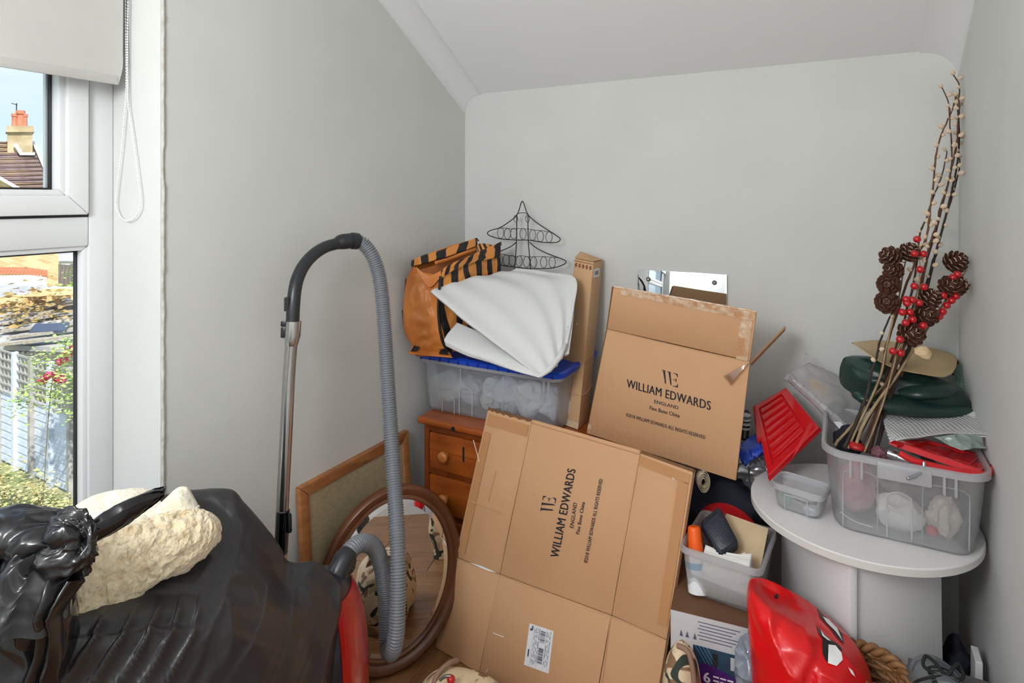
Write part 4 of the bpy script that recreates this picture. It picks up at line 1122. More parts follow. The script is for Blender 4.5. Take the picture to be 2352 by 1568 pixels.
# ---- tall narrow cardboard box
M_card = mat('cardboard', (204, 160, 120), .75, bump=(14, .06), var=(2.5, (197, 151, 110)))
M_card2 = mat('cardboard_pale', (206, 168, 128), .72, bump=(16, .06), var=(3, (196, 156, 114)))
M_edge = mat('cardboard_edge', (120, 84, 54), .9, bump=(200, .4))
M_tape = mat('brown_parcel_tape', (190, 140, 96), .18, coat=.4, bump=(30, .15))
M_tapec = mat('shiny_parcel_tape', (226, 204, 180), .12, coat=.8, bump=(60, .5), var=(40, (196, 148, 108)))
M_ink = mat('black_print', (28, 30, 40), .7)
M_label = mat('label_paper', (232, 234, 238), .6)
tl_ = thing('tall_cardboard_box', D(1320, 980, 2.2), 'tall narrow cardboard box standing upright beside the foam', 'cardboard box')
b_m, b_l, b_r = atZ(1328, 986, .702), atZ(1276, 968, .702), None
t_m, t_l, t_r = D(1363, 602, 2.27), D(1320, 593, 2.35), D(1384, 598, 2.355)
b_r = b_m + (t_r - t_m) * .98
b_k, t_k = b_l + b_r - b_m, t_l + t_r - t_m
mk('body', hexa([b_m, b_r, b_k, b_l], [t_m, t_r, t_k, t_l]), M_card2, tl_, smooth=True, bevel=.0025)
mk('top_flap', prism([t_l + V((0, 0, .002)), t_m + V((0, 0, .002)), t_r + V((0, 0, .003)), t_k.lerp(t_l, .4) + V((0, 0, .022))], (0, 0, .002)), M_card2, tl_)
def quadmap(p00, p10, p01, p11):
    return lambda u, v, n_=None: (p00.lerp(p10, u)).lerp(p01.lerp(p11, u), v)
LF = quadmap(b_l, b_m, t_l, t_m); RF = quadmap(b_m, b_r, t_m, t_r)
nl = (b_m - b_l).cross(t_l - b_l).normalized(); nl = nl if nl.dot(CAMP - b_l) > 0 else -nl
nr = (b_r - b_m).cross(t_m - b_m).normalized(); nr = nr if nr.dot(CAMP - b_m) > 0 else -nr
M_redp = mat('dark_red_print', (120, 44, 30), .7)
vs, fs = [], []
for k in range(5):
    u = .06 + k * .19
    for (du, dv, ww, hh) in ((0, 0, .05, .012), (.05, .008, .05, .010), (.03, -.010, .05, .010), (.08, -.004, .04, .012)):
        q = [LF(u + du, .956 + dv) + nl * .0008, LF(u + du + ww, .956 + dv) + nl * .0008, LF(u + du + ww, .956 + dv + hh) + nl * .0008, LF(u + du, .956 + dv + hh) + nl * .0008]
        k0 = len(vs); vs += q; fs.append((k0, k0 + 1, k0 + 2, k0 + 3))
q = [LF(0, .984) + nl * .0008, LF(1, .984) + nl * .0008, LF(1, .987) + nl * .0008, LF(0, .987) + nl * .0008]; k0 = len(vs); vs += q; fs.append((k0, k0 + 1, k0 + 2, k0 + 3))
mk('printed_border', (vs, fs), M_redp, tl_)
lb = mk('label', prism([RF(.12, .90) + nr * .0006, RF(.72, .90) + nr * .0006, RF(.72, .955) + nr * .0006, RF(.12, .955) + nr * .0006], nr * .0005), M_label, tl_)
vs, fs = [], []
for k in range(9):
    u = .22 + k * .045; wd_ = .012 + .014 * ((k * 7) % 3) / 2
    q = [RF(u, .915) + nr * .0016, RF(u + wd_, .915) + nr * .0016, RF(u + wd_, .942) + nr * .0016, RF(u, .942) + nr * .0016]; k0 = len(vs); vs += q; fs.append((k0, k0 + 1, k0 + 2, k0 + 3))
mk('barcode', (vs, fs), M_ink, lb)
mk('crease', tube([LF(0, .42) + nl * .0005, LF(.5, .418) + nl * .001, LF(.8, .40) + nl * .001, LF(1, .392) + nl * .001, RF(.5, .41) + nr * .001, RF(1, .42) + nr * .001], .0012, 5, 30), M_card2, tl_)
mk('crease', tube([LF(0, .20) + nl * .0005, LF(1, .195) + nl * .001, RF(1, .215) + nr * .0005], .0012, 5, 20), M_card2, tl_)
mk('dent', sphere(LF(.5, .60) + nl * .0005, (.004, .004, .005), 10, 6), M_label, tl_, smooth=True)
mk('end_tape', prism([LF(0, 0) + nl * .0006, LF(1, 0) + nl * .0006, LF(1, .035) + nl * .0006, LF(0, .04) + nl * .0006], nl * .0004), mat('clear_end_tape', (214, 190, 160), .2), tl_)

# ---- mirror tile screwed to the back wall
mt_ = thing('mirror_tile', atY(1567, 700, 2.262), 'frameless square mirror tile screwed to the back wall behind the upper carton', 'mirror')
ya_ = 2.262
qm = [atY(1465, 618, ya_), atY(1670, 628, ya_)]
zt_ = qm[0].z; x0_, x1_ = qm[0].x, qm[1].x
mk('glass', box(x0_, x1_, ya_ - .002, ya_ + .004, zt_ - .33, zt_), M_mir, mt_, smooth=True, bevel=.0012)
for px, py in ((1489, 641), (1641, 649)):
    p = atY(px, py, ya_ - .003)
    mk('screw', tube([p, p + V((0, -.003, 0))], [.0065, .0045], 14), mat('screw_steel', (200, 202, 204), .25, metal=1), mt_, smooth=True, auto=40)
    mk('washer', tube([p + V((0, .001, 0)), p + V((0, -.0008, 0))], .0085, 14), M_gask, mt_)

# ================================================================ PRINTED CARTONS
def we_logo(name, p0, p1, pt, m, parent, lift=.0007):
    ex, ey = p1 - p0, pt - p0; n_ = ex.cross(ey).normalized()
    P_ = []
    for s_ in (0, .36):
        P_.append([(s_ - .04, 1), (s_ + .20, 1), (s_ + .20, .95), (s_ + .165, .93), (s_ + .235, .12), (s_ + .19, 0), (s_ + .155, .10), (s_ + .03, .93), (s_ - .04, .95)])
    P_.append([(.70, 1), (1.0, 1), (1.0, .74), (.965, .74), (.93, .86), (.86, .94), (.70, .955)])
    P_.append([(.70, .48), (.86, .48), (.88, .36), (.915, .36), (.915, .66), (.88, .66), (.86, .535), (.70, .535)])
    P_.append([(.66, 0), (1.0, 0), (1.02, .27), (.985, .27), (.94, .14), (.86, .06), (.66, .045)])
    vs, fs = [], []
    for pl_ in P_:
        k = len(vs); vs += [p0 + ex * u + ey * v + n_ * lift for u, v in pl_]; fs.append(tuple(range(k, k + len(pl_))))
    return mk(name, (vs, fs, None, 1), m, parent)

# ---- upper carton (open top, leaning back)
BL, BR = D(1347, 995, 2.07), D(1690, 1104, 1.772)
FL = atY(1394, 757, 1.94)
n1 = (BR - BL).cross(FL - BL).normalized()
U = lambda x_, y_: onP(x_, y_, BL, n1)
if n1.dot(CAMP - BL) < 0: n1 = -n1
uc = thing('upper_carton', V(((BL.x + BR.x) / 2, BL.y, BL.z)), 'upper cardboard carton printed William Edwards with its top flaps standing open', 'cardboard box')
dep = V((-.24, .97, 0)).normalized() * .15
mk('front_panel', prism([U(1347, 995), U(1690, 1104), U(1722, 832), U(1394, 757)], -n1 * .006), M_card, uc, smooth=True, bevel=.0022)
FRp = U(1722, 832)
TLp = atY(1409, 657, 1.905)
n2 = (FRp - FL).cross(TLp - FL).normalized()
if n2.dot(CAMP - FL) < 0: n2 = -n2
U2 = lambda x_, y_: onP(x_, y_, FL, n2)
mk('front_flap', prism([U(1394, 755), U(1722, 829), U2(1738, 716), U2(1409, 657)], -n2 * .006), M_card, uc, smooth=True, bevel=.0022)
# the carton's body behind the front: side walls, back, bottom
e = lambda p, o: p + o
for nm, a_, b_ in (('side_panel', U(1347, 995), U(1394, 757)), ('side_panel', U(1690, 1104), U(1722, 832))):
    mk(nm, prism([a_ - n1 * .004, b_ - n1 * .004, b_ + dep, a_ + dep], (BR - BL).normalized() * (.004 if nm and a_ is not None and a_.x < -.5 else -.004)), M_card, uc)
mk('bottom_panel', prism([BL - n1 * .004, BR - n1 * .004, BR + dep, BL + dep], (FL - BL).normalized() * .004), M_card, uc)
mk('back_panel', prism([BL + dep, BR + dep, FRp + dep, FL + dep], -n1 * .004), M_card, uc)
# right flap sticking out, seen almost edge on
hA = U(1722, 832); rt_ = V((CA, SA, 0))
fA_, fB_ = D(1722, 830, 1.775), D(1803, 748, 1.88)
mk('side_flap', prism([fA_, fB_, D(1801, 756, 2.02), D(1724, 836, 1.93)], V((.003, 0, -.005))), M_card, uc, smooth=True, bevel=.001)
# corrugated dark edge and tapes
mk('corrugated_edge', tube([U(1349, 990) - n1 * .004, U(1372, 870) - n1 * .005, U(1393, 760) - n1 * .004, U2(1407, 660) - n2 * .004], .0042, 6, 40), M_edge, uc)
mk('fold_crease', tube([U(1394, 756) + n1 * .0005, U(1560, 795) + n1 * .001, U(1722, 831) + n1 * .0005], .0013, 6, 20), M_card2, uc)
T2 = lambda pts, n_, m, nm, up=None: mk(nm, prism([p + n_ * .0012 for p in pts], n_ * .0004), m, uc)
T2([U2(1424, 661), U2(1737, 717), U2(1732, 736), U2(1428, 676)], n2, M_tapec, 'top_tape')
T2([U2(1703, 720), U2(1730, 724), U(1717, 828), U(1690, 822)], n2, M_tapec, 'side_tape')
mk('tape_edge', tube([U2(1410, 658) - n2 * .001, U2(1560, 685) - n2 * .001, U2(1738, 716) - n2 * .001], .0035, 6, 30), M_tapec, uc, smooth=True)
ft = [[U(1722, 832) + n1 * .004, U(1718, 838) + n1 * .006], [U(1700, 842) + n1 * .012, U(1705, 852) + n1 * .016], [U(1664, 862) + n1 * .01, U(1681, 882) + n1 * .014]]
mk('loose_tape', thick(patch(ft, 8, 20), .0006), clear_mat('loose_tape_film', (236, 220, 200), milk=.35, gloss=.4, rough=.1, body=(214, 180, 148)), uc, smooth=True)
mk('corner_tape', prism([p + n1 * .001 for p in (U(1348, 992), U(1356, 995), U(1360, 975), U(1352, 972))], n1 * .0005), M_tapec, uc)
B = .012
text_on('printed_name', 'WILLIAM EDWARDS', U(1439.5, 889), U(1632, 942), U(1440.5, 870.3), M_ink, uc, .026)
text_on('printed_line', 'ENGLAND', U(1503, 925), U(1558, 940), U(1503.6, 917.6), M_ink, uc, .022)
text_on('printed_line', 'Fine Bone China', U(1492.5, 940), U(1561, 959), U(1493.3, 931.5), M_ink, uc, .030)
text_on('printed_line', '\u00a92018 WILLIAM EDWARDS ALL RIGHTS RESERVED', U(1438, 955.5), U(1620, 1008.5), U(1438.7, 947.5), M_ink, uc, .030)
we_logo('printed_logo', U(1522, 880), U(1557, 890), U(1522, 849), M_ink, uc)

# ---- lower carton, flattened, leaning on the chest
TL_, TR_, BL_ = V((-1.078, 1.80, .79)), V((-.358, 1.699, .772)), V((-1.2, 1.671, .002))
n3 = (TR_ - TL_).cross(BL_ - TL_).normalized()
if n3.dot(CAMP - TL_) < 0: n3 = -n3
L_ = lambda x_, y_: onP(x_, y_, TL_, n3)
def Lf(x_, y_, o=0):
    return L_(x_, y_) + n3 * o
lc = thing('lower_carton', V((-.9, 1.66, 0)), 'large flattened cardboard carton printed William Edwards leaning against the pine chest', 'cardboard box')
# grid of corner points (col0..3, row0..2); the bottom row goes on down to the floor
g0 = [L_(1120, 940), L_(1221, 968), L_(1470, 1040), L_(1592, 1083)]
g1 = [L_(1045, 1279), L_(1148, 1318), L_(1404, 1413), L_(1531, 1470)]
dn = [(g1[i] - g0[i]).normalized() for i in range(4)]
g2 = []
for i in range(4):
    d_ = dn[i]; t = (g1[i].z - .003) / -d_.z
    g2.append(g1[i] + d_ * t)
thk = .010
gap = .0012
def panel(a, b, c, d_, nm='panel', push=0):
    cen = (a + b + c + d_) / 4
    q = [p + (cen - p).normalized() * gap + n3 * push for p in (a, b, c, d_)]
    mk(nm, prism(q, -n3 * thk), M_card, lc, smooth=True, bevel=.0022)
for i in range(3):
    panel(g0[i], g0[i + 1], g1[i + 1], g1[i], push=.0008 * (i == 1))
    panel(g1[i], g1[i + 1], g2[i + 1], g2[i], push=.0014 * (i == 1) + .001)
off = -n3 * (thk + .001)
mk('back_layer', prism([g0[0] + off + n3 * 0, g0[3] + off, g2[3] + off, g2[0] + off], -n3 * .009), M_card, lc)
mk('top_fold', tube([g0[1] - n3 * .004, g0[2] - n3 * .004], .0075, 10, 20), M_card, lc, smooth=True)
mk('corrugated_edge', tube([g0[0] - n3 * .006, g0[0].lerp(g0[1], .4) - n3 * .005, g0[1] - n3 * .006], [.006 + .002 * math.sin(i * 1.9) for i in range(24)], 8, 24), M_edge, lc)
mk('corrugated_edge', tube([g0[2] - n3 * .008, g0[3] - n3 * .006], .006, 8, 16), M_edge, lc)
def Lstrip(nm, pts, m, o=.0022): mk(nm, prism([L_(*p) + n3 * o for p in pts], n3 * .0004), m, lc)
Lstrip('tape', [(1124, 950), (1216, 976), (1210, 1002), (1119, 975)], M_tape)
Lstrip('tape', [(1472, 1046), (1587, 1090), (1582, 1112), (1466, 1066)], M_tape)
Lstrip('tape', [(1113, 990), (1129, 995), (1068, 1272), (1053, 1267)], M_tape)
Lstrip('tape', [(1558, 1100), (1582, 1109), (1532, 1440), (1510, 1432)], M_tape)
for nm, pts in (('crease', [(1221, 970), (1200, 1070), (1172, 1200), (1148, 1318)]), ('crease', [(1470, 1042), (1446, 1180), (1420, 1320), (1404, 1413)]),
                ('crease', [(1148, 1320), (1130, 1410), (1112, 1500)]), ('crease', [(1404, 1415), (1394, 1490), (1384, 1566)]),
                ('crease', [(1083, 1150), (1160, 1180)]), ('crease', [(1140, 1080), (1122, 1150)])):
    mk(nm, tube([L_(*p) + n3 * (.0018 + .0006 * rnd.random()) for p in pts], .0014, 6, 30), M_card2, lc, smooth=True)
mk('torn_fold', tube([L_(1045, 1279) + n3 * .0015, L_(1080, 1294) + n3 * .002, L_(1148, 1320) + n3 * .002, L_(1230, 1350) + n3 * .0025, L_(1320, 1388) + n3 * .002, L_(1404, 1414) + n3 * .002, L_(1470, 1442) + n3 * .001, L_(1531, 1470) + n3 * .0015],
      [.0011 + .0009 * abs(noise.noise(V((i * .7, 2, 5)))) for i in range(90)], 6, 90), M_card2, lc, smooth=True)
mk('torn_gap', prism([L_(1080, 1291) + n3 * .0022, L_(1105, 1298) + n3 * .0022, L_(1142, 1314) + n3 * .0022, L_(1120, 1310) + n3 * .0022], n3 * .0004), M_label, lc)
for pts in (((1133, 1452), (1158, 1462)), ((1088, 1010), (1102, 1060)), ((1117, 1542), (1122, 1535)), ((1545, 1096), (1550, 1102))):
    mk('scuff', tube([L_(*p) + n3 * .002 for p in pts], .0012, 5), M_label, lc)
text_on('printed_name', 'WILLIAM EDWARDS', Lf(1283.5, 1281), Lf(1323.5, 1078), Lf(1265, 1276), M_ink, lc, .026, lift=.0024)
text_on('printed_line', 'ENGLAND', Lf(1318, 1212.6), Lf(1326.5, 1155), Lf(1309.5, 1210), M_ink, lc, .022, lift=.0024)
text_on('printed_line', 'Fine Bone China', Lf(1331.5, 1226.6), Lf(1344.5, 1153), Lf(1323.5, 1224.5), M_ink, lc, .030, lift=.0024)
text_on('printed_line', '\u00a92018 WILLIAM EDWARDS ALL RIGHTS RESERVED', Lf(1350, 1292.7), Lf(1385.5, 1100), Lf(1341.5, 1290.5), M_ink, lc, .030, lift=.0024)
we_logo('printed_logo', Lf(1272, 1178), Lf(1278.5, 1144), Lf(1242, 1171), M_ink, lc, .0024)
lq = [L_(1218, 1430), L_(1273, 1448), L_(1261, 1545), L_(1205, 1525)]
lab = mk('address_label', prism([p + n3 * .0030 for p in lq], n3 * .0004), M_label, lc)
LQ = quadmap(lq[3], lq[2], lq[0], lq[1])
def lrect(u0, v0, u1, v1, o=.0040): return [LQ(u0, v0) + n3 * o, LQ(u1, v0) + n3 * o, LQ(u1, v1) + n3 * o, LQ(u0, v1) + n3 * o]
vs, fs = [], []
def addq(q):
    k = len(vs); vs.extend(q); fs.append((k, k + 1, k + 2, k + 3))
v = .14
rb_ = random.Random(3)
while v < .52:
    h = rb_.choice((.006, .010, .016)); addq(lrect(.50, v, .70, v + h)); v += h + rb_.choice((.006, .009, .014))
v = .64
while v < .90:
    h = rb_.choice((.006, .010, .018)); addq(lrect(.50, v, .70, v + h)); v += h + rb_.choice((.007, .012))
mk('barcode', (vs, fs), M_ink, lab)
vs, fs = [], []
for u in (.26, .32, .38, .44, .76, .82, .88):
    v = .06 + rb_.random() * .1
    while v < .92:
        h = rb_.uniform(.04, .16); addq(lrect(u, v, u + .018, min(.95, v + h))); v += h + rb_.uniform(.02, .08)
for u in (.22, .47, .74, .92): addq(lrect(u, .03, u + .006, .97))
addq(lrect(.08, .22, .14, .40)); addq(lrect(.06, .84, .13, .90)); addq(lrect(.12, .86, .18, .97))
mk('label_print', (vs, fs), mat('grey_ink', (74, 84, 110), .7), lab)
# ================================================================ RIGHT: WHITE TABLE AND ITS PILE
M_tabw = mat('white_melamine', (226, 224, 224), .35, bump=(50, .01))
M_tabe = mat('white_edge_band', (214, 212, 208), .45)
TZ, TC, TR = .69, V((.0435, 1.882, 0)), .270
wt2 = thing('round_table', V((TC.x, TC.y, 0)), 'small round white table on crossed panel legs in the right corner', 'table')
NT = 80
def circ(r, z): return [V((TC.x + r * math.cos(2 * math.pi * i / NT), TC.y + r * math.sin(2 * math.pi * i / NT), z)) for i in range(NT)]
mk('table_top', rings_mesh([circ(TR - .002, TZ - .022), circ(TR, TZ - .020), circ(TR, TZ - .0015), circ(TR - .0015, TZ)], True, True), M_tabw, wt2, smooth=True, auto=35)
mk('edge_band', rings_mesh([circ(TR, TZ - .0195), circ(TR + .0012, TZ - .019), circ(TR + .0012, TZ - .003), circ(TR, TZ - .0025)], False, False), M_tabe, wt2, smooth=True, auto=35)
# two leg panels meeting at a near edge
e0 = V((.020, 1.640, 0)); eA = V((-.150, 1.905, 0)); eB = V((.222, 1.835, 0))
def leg(a, b, th, m, curve=0):
    d_ = (b - a).normalized(); s_ = V((d_.y, -d_.x, 0)) * th
    pts = [V((a.x, a.y, 0)), V((b.x, b.y, 0)) + d_ * curve] + [V((b.x, b.y, 0)) + d_ * curve * (1 - (k / 6)) ** 2 + V((0, 0, (TZ - .022) * k / 6)) for k in range(1, 7)] + [V((a.x, a.y, TZ - .022))]
    mk('leg_panel', prism(pts, s_), m, wt2, smooth=True, bevel=.0015)
leg(e0, eA, .018, M_tabw, .0)
dB = (eB - e0).normalized()
leg(e0 + dB * .020 + V((0, .012, 0)), eB, -.016, M_tabw, .022)

# ---- big clear tub on the table
tb2 = thing('large_clear_tub', V((.13, 1.9, TZ)), 'large clear plastic tub with dried twigs and odds and ends on the white table', 'storage box')
TX0, TX1, TY0, TY1, ZT_ = -.034, .300, 1.712, 2.06, .893
tcx, tcy = (TX0 + TX1) / 2, (TY0 + TY1) / 2
M2 = tub(tb2, tcx, tcy, (TX1 - TX0) / 2, (TY1 - TY0) / 2, TZ + .001, ZT_, .055, .90, M_clear2, M_rimc, 0, .0025, .009)
yfr = TY0 - .006
# rim tabs and handle panel
for x_ in (.022, .046, .212, .234):
    mk('rim_rib', box(x_ - .003, x_ + .003, yfr - .003, yfr + .008, ZT_ - .055, ZT_ - .008), M_rimc, tb2, smooth=True, bevel=.002)
mk('handle_panel', box(.078, .188, yfr - .006, yfr + .002, ZT_ - .042, ZT_ - .002), M_rimc, tb2, smooth=True, bevel=.003)
yb_f = TY0 + .012
arch(tb2, .100, .150, TZ + .012, TZ + .128, yb_f - .004, .0022, name='moulded_arch', tilt=.06)
arch(tb2, .006, .080, TZ + .010, TZ + .160, yb_f + .000, .0016, name='moulded_panel', tilt=.06)
arch(tb2, .172, .262, TZ + .020, TZ + .160, yb_f + .000, .0016, name='moulded_panel', tilt=.06)
mk('moulded_line', tube([V((.0, yb_f - .0, TZ + .05)), V((.03, yb_f - .002, TZ + .035)), V((.07, yb_f - .002, TZ + .03))], .0012, 5, 20), M_rimc, tb2)
# odd contents seen through the wall
M_navy = mat('navy_fabric', (26, 30, 44), .85, bump=(60, .3))
M_pinkish = mat('dusty_pink_cloth', (176, 132, 138), .85, bump=(20, .4))
lump('navy_cloth', V((.022, 1.94, ZT_ - .045)), (.035, .05, .04), M_navy, 'dark navy cloth in the tub at the foot of the twigs', 'cloth', seed=2.2)
lump('pink_cloth', V((.035, 1.85, TZ + .075)), (.045, .06, .068), M_pinkish, 'dusty pink cloth seen through the left of the clear tub', 'cloth', seed=5)
lump('white_wrap', V((.13, 1.81, TZ + .045)), (.055, .055, .038), M_paper, 'white wrapping paper at the bottom of the clear tub', 'paper', seed=8)
lump('cream_wrap', V((.222, 1.80, TZ + .060)), (.032, .04, .045), mat('cream_paper', (226, 214, 200), .7), 'crumpled cream paper at the right of the clear tub', 'paper', seed=11, sc=18, amp=.016)
lump('grey_cloth', V((.15, 1.90, TZ + .10)), (.09, .07, .07), mat('grey_cloth', (122, 120, 120), .9, bump=(30, .4)), 'grey cloth filling the middle of the clear tub', 'cloth', seed=14)
lump('red_wrapper', V((.195, 1.77, TZ + .03)), (.012, .014, .012), mat('red_wrapper', (206, 60, 70), .5), 'small red wrapper low in the clear tub', 'wrapper', seed=17, n=18, amp=.004)
lump('plum_ribbon', D(2020, 1040, 1.545), (.018, .018, .016), mat('plum_ribbon', (112, 70, 80), .6), 'plum coloured crinkled ribbon at the tub rim', 'ribbon', seed=20, sc=40, amp=.006, n=30)
lump('red_foil', D(1968, 1026, 1.60), (.02, .02, .012), mat('red_foil', (176, 26, 30), .3), 'scrap of red foil among the twig ends', 'foil', seed=23, n=24, amp=.006)
# silver torch with hook
M_silver = mat('silver_metal', (190, 194, 200), .25, metal=1)
tool = thing('silver_torch', D(2075, 1055, 1.47), 'small silver torch resting on the rim of the clear tub', 'torch')
mk('barrel', tube([D(2040, 1040, 1.50), D(2062, 1048, 1.485), D(2064, 1049, 1.484), D(2092, 1060, 1.465)], [.010, .010, .0125, .0115], 16), M_silver, tool, smooth=True, auto=40)
mk('grip', tube([D(2092, 1060, 1.465), D(2122, 1071, 1.45)], .009, 16), M_vblack, tool, smooth=True, auto=40)
hk = mk('metal_hook', tube([D(2122, 1060, 1.425), D(2121, 1075, 1.42), D(2112, 1087, 1.415), D(2098, 1094, 1.412), D(2084, 1099, 1.41)], .0040, 10, 24), M_silver, None, smooth=True)
tag(hk, 'bent silver metal hook hanging over the front of the clear tub', 'hook')

# ---- red ribbed lids
M_rlid = mat('red_lid_plastic', (204, 22, 30), .2, coat=.4)
def lid_sheet(name, A_, B_, C_, D__, ribs, amp, label, nrm_sign=1, skirt=.012):
    t = thing(name, (A_ + B_ + C_ + D__) / 4, label, 'plastic lid', 'red ribbed lids')
    n_ = (B_ - A_).cross(D__ - A_).normalized()
    if n_.dot(CAMP - A_) < 0: n_ = -n_
    Q = lambda u, v: A_.lerp(B_, u).lerp(D__.lerp(C_, u), v)
    vs, fs = [], []; nu, nv = 40, 120
    for j in range(nv):
        for i in range(nu):
            u, v = i / (nu - 1), j / (nv - 1)
            p = Q(u, v); h = 0
            if .12 < u < .80 and .08 < v < .90:
                fu = min(1, (u - .12) / .05, (.80 - u) / .05)
                h = amp * fu * (1 if math.sin(v * ribs * 6.283) > 0 else -.3)
            elif u >= .80 or v >= .90 or u <= .12 or v <= .08: h = amp * 1.3
            edge = min(u, 1 - u, v, 1 - v)
            if edge < .02: h -= skirt
            vs.append(p + n_ * h)
    mk('lid_plate', thick((vs, grid_faces(nu, nv)), .002), M_rlid, t, smooth=True, auto=30)
    return t, Q, n_
rl, Q, nq = lid_sheet('red_tub_lid', D(1733, 934, 1.98), D(1806, 892, 1.98), D(1886, 985, 1.80), D(1766, 1103, 1.735), 9, .005, 'red ribbed plastic lid propped upright on the white table')
mk('clip', prism([Q(.98, .80) + nq * .008, Q(.55, .99) + nq * .008, Q(.40, 1.05) + nq * .004, Q(.98, .92) + nq * .002], nq * .004), M_rlid, rl, smooth=True, bevel=.001)
mk('clip', prism([Q(-.03, .02) + nq * .004, Q(-.08, .5) + nq * .002, Q(.05, .52) + nq * .006, Q(.05, .02) + nq * .008], nq * .003), M_rlid, rl)
rl2, Q2, nq2 = lid_sheet('red_tub_lid', D(2052, 1018, 1.50), D(2120, 1010, 1.62), D(2282, 1054, 1.52), D(2256, 1088, 1.41), 3, .004, 'red plastic lid lying across the right of the clear tub')
mk('clip', prism([Q2(.02, .0) + nq2 * .004, Q2(.0, .12) + nq2 * .004, Q2(-.16, .10), Q2(-.14, .0)], nq2 * .004), M_rlid, rl2)
mk('turned_edge', tube([D(2066, 1040, 1.465), D(2100, 1058, 1.45), D(2160, 1074, 1.43), D(2225, 1087, 1.415), D(2258, 1090, 1.41), D(2278, 1080, 1.43), D(2284, 1064, 1.47)], .008, 10, 60), M_rlid, rl2, smooth=True)

# ---- clear packet with a ribbed spine and hook
M_film = clear_mat('clear_packet_film', (253, 253, 254), milk=.36, gloss=.25, rough=.12, body=(246, 244, 246))
pk = thing('clear_packet', D(1890, 930, 1.86), 'clear plastic packet with ribbed spine and hanging hook leaning behind the twigs', 'packet')
rows = C3([[(1800, 868, 1.93), (1828, 850, 1.95), (1856, 836, 1.97)], [(1842, 905, 1.87), (1880, 885, 1.90), (1915, 868, 1.95)], [(1890, 950, 1.80), (1925, 925, 1.84), (1958, 905, 1.90)], [(1940, 1002, 1.72), (1975, 975, 1.77), (1990, 940, 1.84)]])
mk('pouch', thick(patch(rows, 30, 50, wob(.006, 18)), .014), M_film, pk, smooth=True)
ax = [D(1822, 872, 1.89), D(1850, 896, 1.86), D(1885, 928, 1.81), D(1920, 958, 1.77), D(1950, 985, 1.725)]
mk('spine', tube(ax, [.0065 + .0030 * (1 if (i // 6) % 2 else 0) for i in range(60)], 10, 60), M_rimc, pk, smooth=True, auto=30)
mk('rolled_end', tube([D(1803, 872, 1.915), D(1815, 862, 1.92), D(1828, 880, 1.885)], .008, 10, 16), M_rimc, pk, smooth=True)
mk('hook', tube([D(1842, 838, 1.94), D(1842, 820, 1.945), D(1848, 812, 1.945), D(1854, 814, 1.945), D(1853, 834, 1.94)], .0018, 8, 24), M_rimc, pk, smooth=True)
mk('card_insert', prism([D(1870, 868, 1.915), D(1905, 900, 1.875), D(1890, 912, 1.865), D(1858, 884, 1.90)], V((SA, -CA, 0)) * .001), mat('orange_print', (222, 172, 108), .6, var=(60, (236, 220, 206))), pk)
mk('white_tag', prism([D(1914, 968, 1.745), D(1930, 968, 1.745), D(1958, 998, 1.70), D(1944, 1004, 1.70)], V((SA, -CA, 0)) * .001), M_label, pk)

# ---- green vinyl, beige hat brim, bubble wrap, tissue
M_green = mat('dark_green_vinyl', (34, 62, 56), .35, bump=(8, .15), var=(5, (26, 48, 44)))
gv = thing('green_vinyl_cloth', D(2080, 940, 1.78), 'dark green vinyl cloth folded on top of the bubble wrap', 'cloth')
rg = [oval_ring(1942, 850, 1.80, 0, 32, math.radians(80), .03), oval_ring(1975, 866, 1.78, 0, 52, math.radians(88), .07), oval_ring(2040, 885, 1.75, 0, 62, math.radians(90), .09), oval_ring(2110, 897, 1.73, 0, 52, math.radians(92), .09), oval_ring(2180, 910, 1.72, 0, 38, math.radians(95), .07), oval_ring(2214, 922, 1.70, 0, 20, math.radians(95), .04)]
mk('bundle', loft(rg, 60, 80, lambda u, v, p: V((.1, -.7, .5)) * (.020 * (ridged(V((p.x * .5, p.y * .5, p.z * 2)), 9, 2) - 1) + .006 * noise.noise(p * 20))), M_green, gv, smooth=True)
mk('upper_fold', loft([oval_ring(2050, 895, 1.70, 0, 10, math.radians(70), .03), oval_ring(2090, 896, 1.68, 0, 18, math.radians(80), .05), oval_ring(2150, 892, 1.675, 0, 18, math.radians(95), .05), oval_ring(2192, 886, 1.68, 0, 6, math.radians(95), .02)], 30, 40), M_green, gv, smooth=True)
mk('lower_fold', loft([oval_ring(1966, 908, 1.69, 0, 8, math.radians(60), .02), oval_ring(2010, 922, 1.68, 0, 20, math.radians(80), .05), oval_ring(2080, 930, 1.67, 0, 20, math.radians(90), .06), oval_ring(2160, 938, 1.665, 0, 16, math.radians(90), .05), oval_ring(2218, 938, 1.665, 0, 9, math.radians(90), .03)], 30, 50), M_green, gv, smooth=True)
M_beige = mat('beige_card', (204, 180, 140), .6, var=(5, (186, 160, 118)))
bh = thing('beige_curved_card', D(2080, 840, 1.9), 'curved beige card with dark edge lying on the green vinyl', 'card')
rows = C3([[(1958, 788, 1.80), (2010, 783, 1.84), (2060, 787, 1.86), (2120, 797, 1.85), (2180, 812, 1.82), (2197, 828, 1.79)],
           [(1968, 796, 1.75), (2012, 806, 1.75), (2060, 820, 1.76), (2120, 830, 1.75), (2175, 838, 1.74), (2194, 845, 1.74)],
           [(1990, 812, 1.68), (2015, 828, 1.67), (2060, 848, 1.66), (2120, 860, 1.66), (2165, 866, 1.66), (2187, 858, 1.68)]])
bo = patch(rows, 50, 26)
mk('sheet', thick(bo, .003), M_beige, bh, smooth=True, auto=50)
mk('dark_edge', tube([p for p in bo[0][:50]], .0022, 6), mat('dark_brown_edge', (84, 60, 40), .6), bh, smooth=True)
